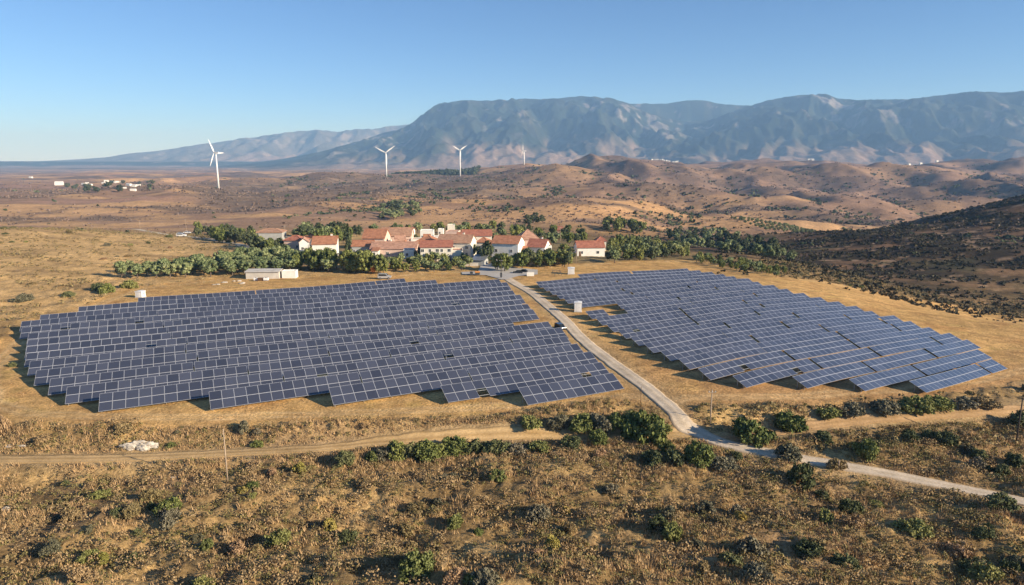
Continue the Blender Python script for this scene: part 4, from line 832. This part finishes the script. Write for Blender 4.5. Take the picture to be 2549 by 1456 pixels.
grove(['dark','olive'], [(925,548),(955,512),(1010,502),(1042,518),(1062,532),(990,552)], 7, 34, 5, 8, {'dark': 'dark bushy tree in the clump on the brown hill', 'olive': 'greyish bushy tree in the clump on the brown hill'}, 'tree clump on the brown hill behind the village', 1.3)
grove(['dark'], [(1300,548),(1345,540),(1360,558),(1310,562)], 7, 8, 4, 6, 'dark low tree on the tan field slope behind the village', 'dark trees on the tan slope', 1.4)
p0 = at(1905, 574)
for i in range(9):
    for j in range(8):
        q = Vector((p0.x+i*9.0+random.uniform(-1, 1)-j*1.2, p0.y+j*11.0+random.uniform(-1, 1), 0)); q.z = float(H(q.x, q.y)); tree('olive', q, random.uniform(3.4, 4.6), 'small orchard tree planted in rows on the pale slope across the valley', 'orchard rows across the valley', 1.05)
# ---- shrubs
def shrubmesh(seed, m):
    g = random.Random(seed); return crown('shrub', seed, (1, g.uniform(.55, 1), g.uniform(.42, .75)), .26, g.randint(48, 70), 46, .062, m, clr=g.uniform(.16, .24), core=.45, flat=1, rag=1.7)
SP = {'green': ('bright green bush', 'green'), 'dark': ('dark green bush', 'bushdark'), 'bright': ('yellow-green bush', 'bright'), 'grey': ('grey-green bush', 'greyshrub'), 'dry': ('withered brown bush', 'dry'), 'yellow': ('yellow broom bush', 'yellow')}
SM = {k: [shrubmesh(500+17*i+j*131, M[v[1]]) for j in range(5)] for i, (k, v) in enumerate(SP.items())}
def shrub(kind, p, w, h, label, group=None):
    o = link('shrub', random.choice(SM[kind])); o.location = p - Vector((0,0,.06*h)); o.rotation_euler = (0, 0, random.uniform(0, 6.28)); o.scale = (w/2, w/2*random.uniform(.85, 1.1), h/.95); return tag(o, label, 'bush', group)
def sh(kind, u, v, wd, hd, label, group=None):
    p = at(u, v); k = mpp(p); shrub(kind, p, wd*k, hd*k, label, group)
for a in [('green',1606,1092,105,84,'largest bright green bush beside the road below the left array'),('green',1540,1068,70,50,'green bush joined to the left of the largest bush'),('bright',1450,1066,80,45,'yellow-green bush on the bank under the left array'),('grey',1390,1062,60,32,'grey-green bush left on the bank under the left array'),
    ('green',1868,1096,105,70,'tall rounded grey-green bush shading the road at the bend'),('green',1962,1062,90,44,'broad green bush right of the road bend'),('dark',1992,1208,82,66,'dark green bush on the lower verge of the concrete road'),('green',2156,1132,62,50,'pointed green bush above the concrete road, right of the bend'),
    ('bright',2275,1020,90,46,'large bush under the right array, at the lower right'),('grey',2200,1022,70,34,'grey-green bush left of the large bush under the right array'),('grey',2120,1028,70,30,'low bush under the middle of the right array front'),('grey',2395,1010,70,26,'low grey bush under the far right end of the right array'),('dry',2450,1008,70,24,'brown bush at the far right below the array'),
    ('green',985,1135,62,46,'first dark green bush of the row below the dirt track'),('green',1062,1136,80,46,'second green bush of the row below the dirt track'),('green',1130,1126,74,42,'third green bush of the row below the dirt track'),('dark',1234,1128,72,40,'last dark green bush of the row below the dirt track'),('bright',925,1144,44,24,'small bright green bush left of the bush row'),('dark',858,1152,50,32,'dark bush at the edge of the dirt track, left of the bush row'),
    ('bright',1040,1424,110,60,'large yellow-green bush in the bottom middle of the foreground'),('grey',1338,1288,70,40,'pale grey bush casting a black shadow on the middle slope'),('bright',1672,1338,60,46,'bright green bush on the bare slope right of the middle'),('grey',1866,1388,90,56,'large grey bush with black shadow at the lower right'),('bright',696,1350,62,42,'yellow-green bush on the lower left slope'),('green',420,1272,66,40,'green bush on the left slope below the bare wooden pole'),('grey',425,1302,60,32,'grey bush in front of the left slope bush'),('yellow',601,1226,34,18,'bright yellow broom right of the foot of the bare wooden pole'),('bright',250,1238,46,26,'small lime bush on the left slope'),('bright',514,1364,40,26,'round lime bush at the lower left'),('bright',222,1392,50,30,'lime bush near the bottom left corner'),('yellow',1408,1278,34,22,'small golden bush right of the pale grey bush'),
    ('bright',2270,1318,90,34,'wide lime bush on the lower right slope'),('dark',2490,1262,80,36,'dark bush overhanging the concrete road at the right edge'),('green',1740,1148,80,52,'leafy bush below the road bend'),('dark',1622,1158,70,40,'dark twiggy bush left of the leafy bush below the bend'),('bright',1660,1130,40,46,'slender lime bush under the largest bush'),('green',1490,1098,60,32,'green bush below the track left of the largest bush'),('green',1560,1088,40,24,'small green bush on the track edge'),
    ('green',640,1110,34,18,'bright green tuft bush on the dry bank'),('bright',425,1112,30,16,'small green bush right of the white rock outcrop'),('dark',2540,1060,60,40,'dark bush beside the dark pole at the right edge'),
    ('green',265,728,46,28,'green bush at the far left corner of the left array'),('bright',322,716,40,22,'vivid lime bush at the left end of the olive grove'),('dark',246,722,40,22,'dark bush left of the lime bush by the grove'),('dry',4,1080,44,56,'dark brown bush at the left edge above the track'),('grey',60,748,50,18,'grey bush on the golden slope at the far left'),('dark',30,912,24,12,'lone bush on bare soil left of the left array'),
    ('dark',1020,1136,50,36,'dark bush squeezed between the first and second bush of the track row'),('green',1098,1132,54,38,'green bush between the second and third bush of the track row'),('dark',1180,1128,60,34,'dark bush right of the third bush of the track row'),('grey',955,1142,54,28,'grey bush at the left start of the track row'),('grey',1290,1126,66,28,'low grey bush right of the track row end'),('bright',1345,1118,60,26,'lime low bush under the track, right of the row'),('dark',1420,1112,66,28,'dark low bush under the track left of the largest bush'),
    ('bright',1320,1058,70,28,'yellow-green bush at the left end of the bank band'),('grey',1490,1064,80,36,'grey bush in the middle of the bank band'),('bright',1570,1062,70,46,'tall lime bush of the bank band beside the largest bush'),('bright',1650,1076,50,30,'lime bush hugging the road under the left array'),('dark',1680,1150,60,36,'dark bush under the concrete road bend'),('grey',1800,1160,70,30,'grey bush along the lower road verge'),
    ('bright',2060,1034,60,30,'lime bush at the left end of the band below the right array'),('green',2330,1012,70,28,'green bush right of the large bush below the right array'),
    ('grey',1960,1140,70,40,'grey bush above the road by the bend'),('dry',2080,1165,50,26,'brown bush beside the wooden marker post')]: sh(*a)
def scatter(n, x0, x1, y0, y1, dens):
    x = RNG.uniform(x0, x1, n); y = RNG.uniform(y0, y1, n); k = RNG.uniform(0, 1, n) < dens(x, y); return x[k], y[k]
def clear(x, y, w=2.6): return (np.minimum.reduce([seg_dist(x, y, P)[0] for P in (ROAD, TRACK, TRACK2)]) > w) & ~inpoly(x, y, SOIL)
# individual bushes of the foreground scrub
KL = {'green': 'small green bush scattered over the foreground scrub slope', 'dark': 'small dark green bush scattered over the foreground scrub slope', 'bright': 'small lime bush scattered over the foreground scrub slope', 'grey': 'small grey-green bush scattered over the foreground scrub slope', 'dry': 'small withered brown bush scattered over the foreground scrub slope', 'yellow': 'small yellow broom scattered over the foreground scrub slope'}
x, y = scatter(1500, -75, 95, 46, 100, lambda x, y: np.clip(.5+1.6*noise(x/9, y/8, 131), .02, 1)); ok = clear(x, y, 3.0) & (np.abs(x) < .80*y+4); x, y = x[ok][:128], y[ok][:128]
for a, b_ in zip(x, y):
    k = random.choices(list(KL), [.7, 1.3, 1.2, 3.2, 4, .5])[0]
    if a > 28 and b_ > 62 and random.random() < .5: k = 'dark'
    w = random.uniform(1.1, 2.8)*(1.15 if a > 28 else 1); shrub(k, Vector((a, b_, float(H(a, b_)))), w, w*random.uniform(.42, .7), KL[k], 'small bushes of the foreground scrub')
x, y = scatter(700, -330, -60, 120, 430, lambda x, y: .5+1.4*noise(x/40, y/20, 133)); ok = clear(x, y, 4) & (x > -.83*y-20) & (x < -.33*y-2+20*(y < 200)); x, y = x[ok][:55], y[ok][:55]
for a, b_ in zip(x, y):
    k = random.choice(['grey', 'dry', 'dark', 'bright']); w = random.uniform(1.6, 4.2); shrub(k, Vector((a, b_, float(H(a, b_)))), w, w*random.uniform(.3, .5), SP[k][0] + ' dotted over the golden slope at the left', 'bushes of the golden slope')
x, y = scatter(900, 20, 200, 98, 320, lambda x, y: .6+1.2*noise(x/18, y/12, 135)); ok = clear(x, y, 3) & ((x > .70*y) | (y > 200)) & (x < .86*y+10) & (x > .38*y); x, y = x[ok][:40], y[ok][:40]
for a, b_ in zip(x, y):
    k = random.choice(['grey', 'dry', 'dark', 'green']); w = random.uniform(1.2, 3.2); shrub(k, Vector((a, b_, float(H(a, b_)))), w, w*random.uniform(.35, .55), SP[k][0] + ' on the slope falling away right of the right array', 'bushes right of the right array')
# ---- stuff: grass, low scrub, hill scrub, far wood
def blades(x, y, z, h, n, spread, wid):
    k = len(x); i = np.repeat(np.arange(k), n); a = RNG.uniform(0, 2*np.pi, len(i)); r = spread[i]*np.sqrt(RNG.uniform(0, 1, len(i))); bx = x[i]+r*np.cos(a); by = y[i]+r*np.sin(a); bz = z[i]-.03
    a2 = RNG.uniform(0, 2*np.pi, len(i)); hh = h[i]*RNG.uniform(.5, 1.15, len(i)); ln = RNG.uniform(.1, .6, len(i))*hh; w = wid[i]
    P = np.stack([bx, by, bz], 1); S_ = np.stack([np.cos(a2)*w, np.sin(a2)*w, 0*w], 1); a3 = a2+RNG.uniform(-1, 1, len(i))+1.57; T_ = P+np.stack([np.cos(a3)*ln, np.sin(a3)*ln, hh], 1)
    return np.stack([P-S_, P+S_, T_], 1).reshape(-1, 3)
x, y = scatter(80000, -110, 118, 42, 112, lambda x, y: np.clip(.24+1.9*fbm(x/8, y/6, 141, 3)+.6*(y > 88)*(x < 30), .05, 1)); ok = clear(x, y, 1.9) & (np.abs(x) < .85*y+32); x, y = x[ok], y[ok]; z = H(x, y); n = len(x)
V = blades(x, y, z, RNG.uniform(.25, .75, n), 7, RNG.uniform(.15, .5, n), RNG.uniform(.03, .06, n)); link('grass', np_mesh('grass', V, np.arange(len(V)).reshape(-1, 3), M['straw']), kind='stuff')['label'] = 'dry straw-coloured grass of the foreground and bank'
def clumps(x, y, z, r, n, ls, flat=.6, up=.6): return leaves(RNG, np.stack([x, y, z+r*.18], 1), np.stack([r, r, r*flat], 1), n, ls, up)
for nm, mt, N, seed, th, lab in (('low_scrub', 'scrubmix', 14000, 151, .42, 'low brown-green scrub covering the foreground slope'), ('dry_scrub', 'dry', 11500, 161, .4, 'low withered brown scrub of the foreground slope')):
    x, y = scatter(N, -105, 118, 42, 108, lambda x, y: np.clip(th+1.5*fbm(x/10, y/7, seed, 3)+.25*(x > 30), .04, 1)); ok = clear(x, y, 2.2) & (np.abs(x) < .85*y+32); x, y = x[ok], y[ok]
    r = RNG.uniform(.22, .95, len(x))*RNG.uniform(.6, 1, len(x)); V, F = clumps(x, y, H(x, y), r, 40, .085, .75); link(nm, np_mesh(nm, V, F, M[mt]), kind='stuff')['label'] = lab
x, y = scatter(3100, -105, 118, 42, 104, lambda x, y: np.clip(.45+1.6*fbm(x/12, y/8, 165, 3), .03, 1)); ok = clear(x, y, 3) & (np.abs(x) < .85*y+32); x, y = x[ok], y[ok]
V, F = clumps(x, y, H(x, y), RNG.uniform(.5, 1.3, len(x)), 95, .10, .62); link('dry_mounds', np_mesh('dry_mounds', V, F, M['dry']), kind='stuff')['label'] = 'rounded dry scrub mounds of the foreground slope'
x, y = scatter(16000, -125, 125, 98, 255, lambda x, y: np.clip(.10+1.2*fbm(x/9, y/5, 175, 3), .02, 1)); ok = inpoly(x, y, SOIL) & (np.minimum.reduce([seg_dist(x, y, Q)[0] for Q in (ROAD, TRACK, TRACK2)]) > 2.2); x, y = x[ok], y[ok]; n = len(x)
V = blades(x, y, H(x, y), RNG.uniform(.12, .38, n), 7, RNG.uniform(.15, .6, n), RNG.uniform(.03, .06, n)); link('field_weeds', np_mesh('field_weeds', V, np.arange(len(V)).reshape(-1, 3), M['straw']), kind='stuff')['label'] = 'short dry weeds on the bare soil around the arrays'
# slopes at the sides and golden hill
x, y = scatter(17000, -360, -40, 105, 470, lambda x, y: np.clip(.35+1.7*fbm(x/30, y/14, 171, 3), .02, 1)); ok = clear(x, y, 3) & (x > -.86*y-15) & (x < -.30*y+8); x, y = x[ok], y[ok]
x2, y2 = scatter(16000, 30, 260, 98, 320, lambda x, y: np.clip(.6+1.3*fbm(x/20, y/12, 172, 3), .05, 1)); ok = clear(x2, y2, 2.5) & (x2 < .88*y2+15) & (x2 > .36*y2); x = np.concatenate([x, x2[ok]]); y = np.concatenate([y, y2[ok]])
r = RNG.uniform(.35, 1.1, len(x)); V, F = clumps(x, y, H(x, y), r, 16, .22, .55); link('slope_scrub', np_mesh('slope_scrub', V, F, M['dry']), kind='stuff')['label'] = 'low scrub dotted over the slopes beside the arrays'
# hills
def hillscrub(name, N, y0, y1, seed, dens, r0, r1, m, lab, nl=9):
    yy = np.exp(RNG.uniform(math.log(y0), math.log(y1), N)); xx = RNG.uniform(-.86, .86, N)*yy; k = RNG.uniform(0, 1, N) < dens(xx, yy); xx, yy = xx[k], yy[k]
    r = RNG.uniform(r0, r1, len(xx))*np.clip(yy/700, .7, 1.8); V, F = leaves(RNG, np.stack([xx, yy, H(xx, yy)+r*.2], 1), np.stack([r, r, r*.55], 1)*.8, nl, 1.0, .6); V = np.asarray(V)
    ctr = V.reshape(-1, 4, 3).mean(1, keepdims=True); sc = np.repeat(r*.42, nl)[:, None, None]; V = ((V.reshape(-1, 4, 3)-ctr)*sc+ctr).reshape(-1, 3)
    link(name, np_mesh(name, V, F, M[m]), kind='stuff')['label'] = lab
def dmid(x, y):
    w = fbm(x/400, y/300, 71, 3)*160; f2 = fbm((x-w)/520, (y+w)/260, 73, 4); f3 = fbm(x/60, y/34, 74, 4); az = x/y; d = np.hypot(x, y); hs = sstep(750, 1000, d)*(1-sstep(1900, 2300, d))*sstep(-.5, -.42, az)*(1-sstep(-.02, .1, az)); return np.clip(.05+1.0*sstep(-.05, .2, f2+.35*f3)+.7*hs+.35*sstep(1100, 1600, d)*sstep(-.1, .2, az), 0, 1)*(1-inpoly(x, y, VIL))*sstep(400, 480, np.hypot(x, y))
VIL = [(-150,262),(110,262),(110,400),(-150,400)]
hillscrub('hill_scrub', 22000, 430, 2300, 181, dmid, .9, 2.2, 'hillscrub', 'brown scrub dotted over the hills behind the village')
def gully(x, y): e = 45; return (H0(x+e, y)+H0(x-e, y)+H0(x, y+e)+H0(x, y-e)-4*H0(x, y))*(45/40)  # hollows get most bushes, darkening the folds in place of shade
hillscrub('hill_bushes', 26000, 400, 2600, 182, lambda x, y: np.clip(.006+.07*sstep(.1, .4, fbm(x/140, y/60, 191, 4))*(x > -.3*y) + .75*sstep(2.2, 7.5, gully(x, y))*(x > -.35*y), 0, 1)*(1-inpoly(x, y, VIL))*sstep(420, 480, np.hypot(x, y)), 1.6, 3.6, 'dark', 'dark green bushes of the hills, massed in the folds to stand for shade')
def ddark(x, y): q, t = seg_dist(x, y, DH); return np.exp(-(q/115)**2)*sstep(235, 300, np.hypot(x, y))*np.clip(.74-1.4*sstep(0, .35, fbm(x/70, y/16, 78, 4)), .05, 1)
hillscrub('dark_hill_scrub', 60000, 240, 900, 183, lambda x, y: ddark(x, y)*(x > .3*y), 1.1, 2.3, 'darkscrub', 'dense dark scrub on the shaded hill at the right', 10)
# far conifer wood on the ridge between the middle turbines
pa, pb = crest(1000, 1800, 2300), crest(1150, 1900, 2400); N = 900; t = RNG.uniform(0, 1, N); x = pa.x+(pb.x-pa.x)*t+RNG.uniform(-60, 60, N); y = pa.y+(pb.y-pa.y)*t+RNG.uniform(20, 200, N)
r = RNG.uniform(3, 5.5, N); hgt = (6+10*t)
V, F = leaves(RNG, np.stack([x, y, H(x, y)+hgt*.5], 1), np.stack([r, r, hgt*.55], 1), 26, 2.2); link('conifer_wood', np_mesh('conifer_wood', V, F, M['dark']), kind='stuff')['label'] = 'dark conifer wood on the ridge between the turbines'
# ---- far hamlet at the left and hilltop village at the right
def far_house(u, v, wd, hd, label, group, rm=None, hill=None):
    p = hit(u, v, H, 300, 6000) if hill is None else crest(u, *hill); k = mpp(p); W, h = wd*k*.8, hd*k*.85; b = MB(); t = thing('house', label, 'house', p, random.uniform(-.4, .4), group)
    MB().box(-W/2, W/2, 0, W*.6, -2, h, M['whitewash']).obj('wall', t); r = MB(); r.prism([(-.3,h+.01),(W*.3,h+W*.16),(W*.6+.3,h+.01)], -W/2-.2, W/2+.2, M[rm or 'whitewash']); o = r.obj('roof', t); o.rotation_euler = (0, 0, rad(90)); o.location = (0, 0, 0)
far_house(146, 461, 22, 8, 'largest white building of the far hamlet at the left', None)
for u, v, w, h in [(205,460,10,4),(216,458,9,4),(225,461,8,3),(186,465,8,3),(264,453,12,4),(285,455,8,3),(292,454,9,3),(300,455,8,3),(256,457,10,3),(265,464,14,4),(318,463,16,5),(332,465,14,5),(345,463,10,4),(310,469,9,3),(75,443,10,3),(330,475,16,4)]:
    far_house(u, v, w, h, 'small white house of the far hamlet at the left', 'houses of the far hamlet')
for i in range(14): far_house(1622+i*5+random.uniform(-2, 2), 405, random.uniform(2.5, 5), random.uniform(1.8, 3.2), 'tiny white house of the hilltop village below the mountain', 'houses of the hilltop village', hill=(2500, 3500))
for u in (2012, 2020, 2262, 2290, 2330): far_house(u, 412, 8, 3, 'tiny white house strung along the ridge at the right', 'houses on the right ridge', hill=(2500, 3600))
grove(['dark'], [(120,470),(200,478),(330,482),(390,470),(380,455),(280,452),(230,458),(170,465)], 24, 22, 6, 10, 'dark tree around the far hamlet at the left', 'trees of the far hamlet', 1.5, 600)
print('trees', NT, 'objects', len(bpy.data.objects))
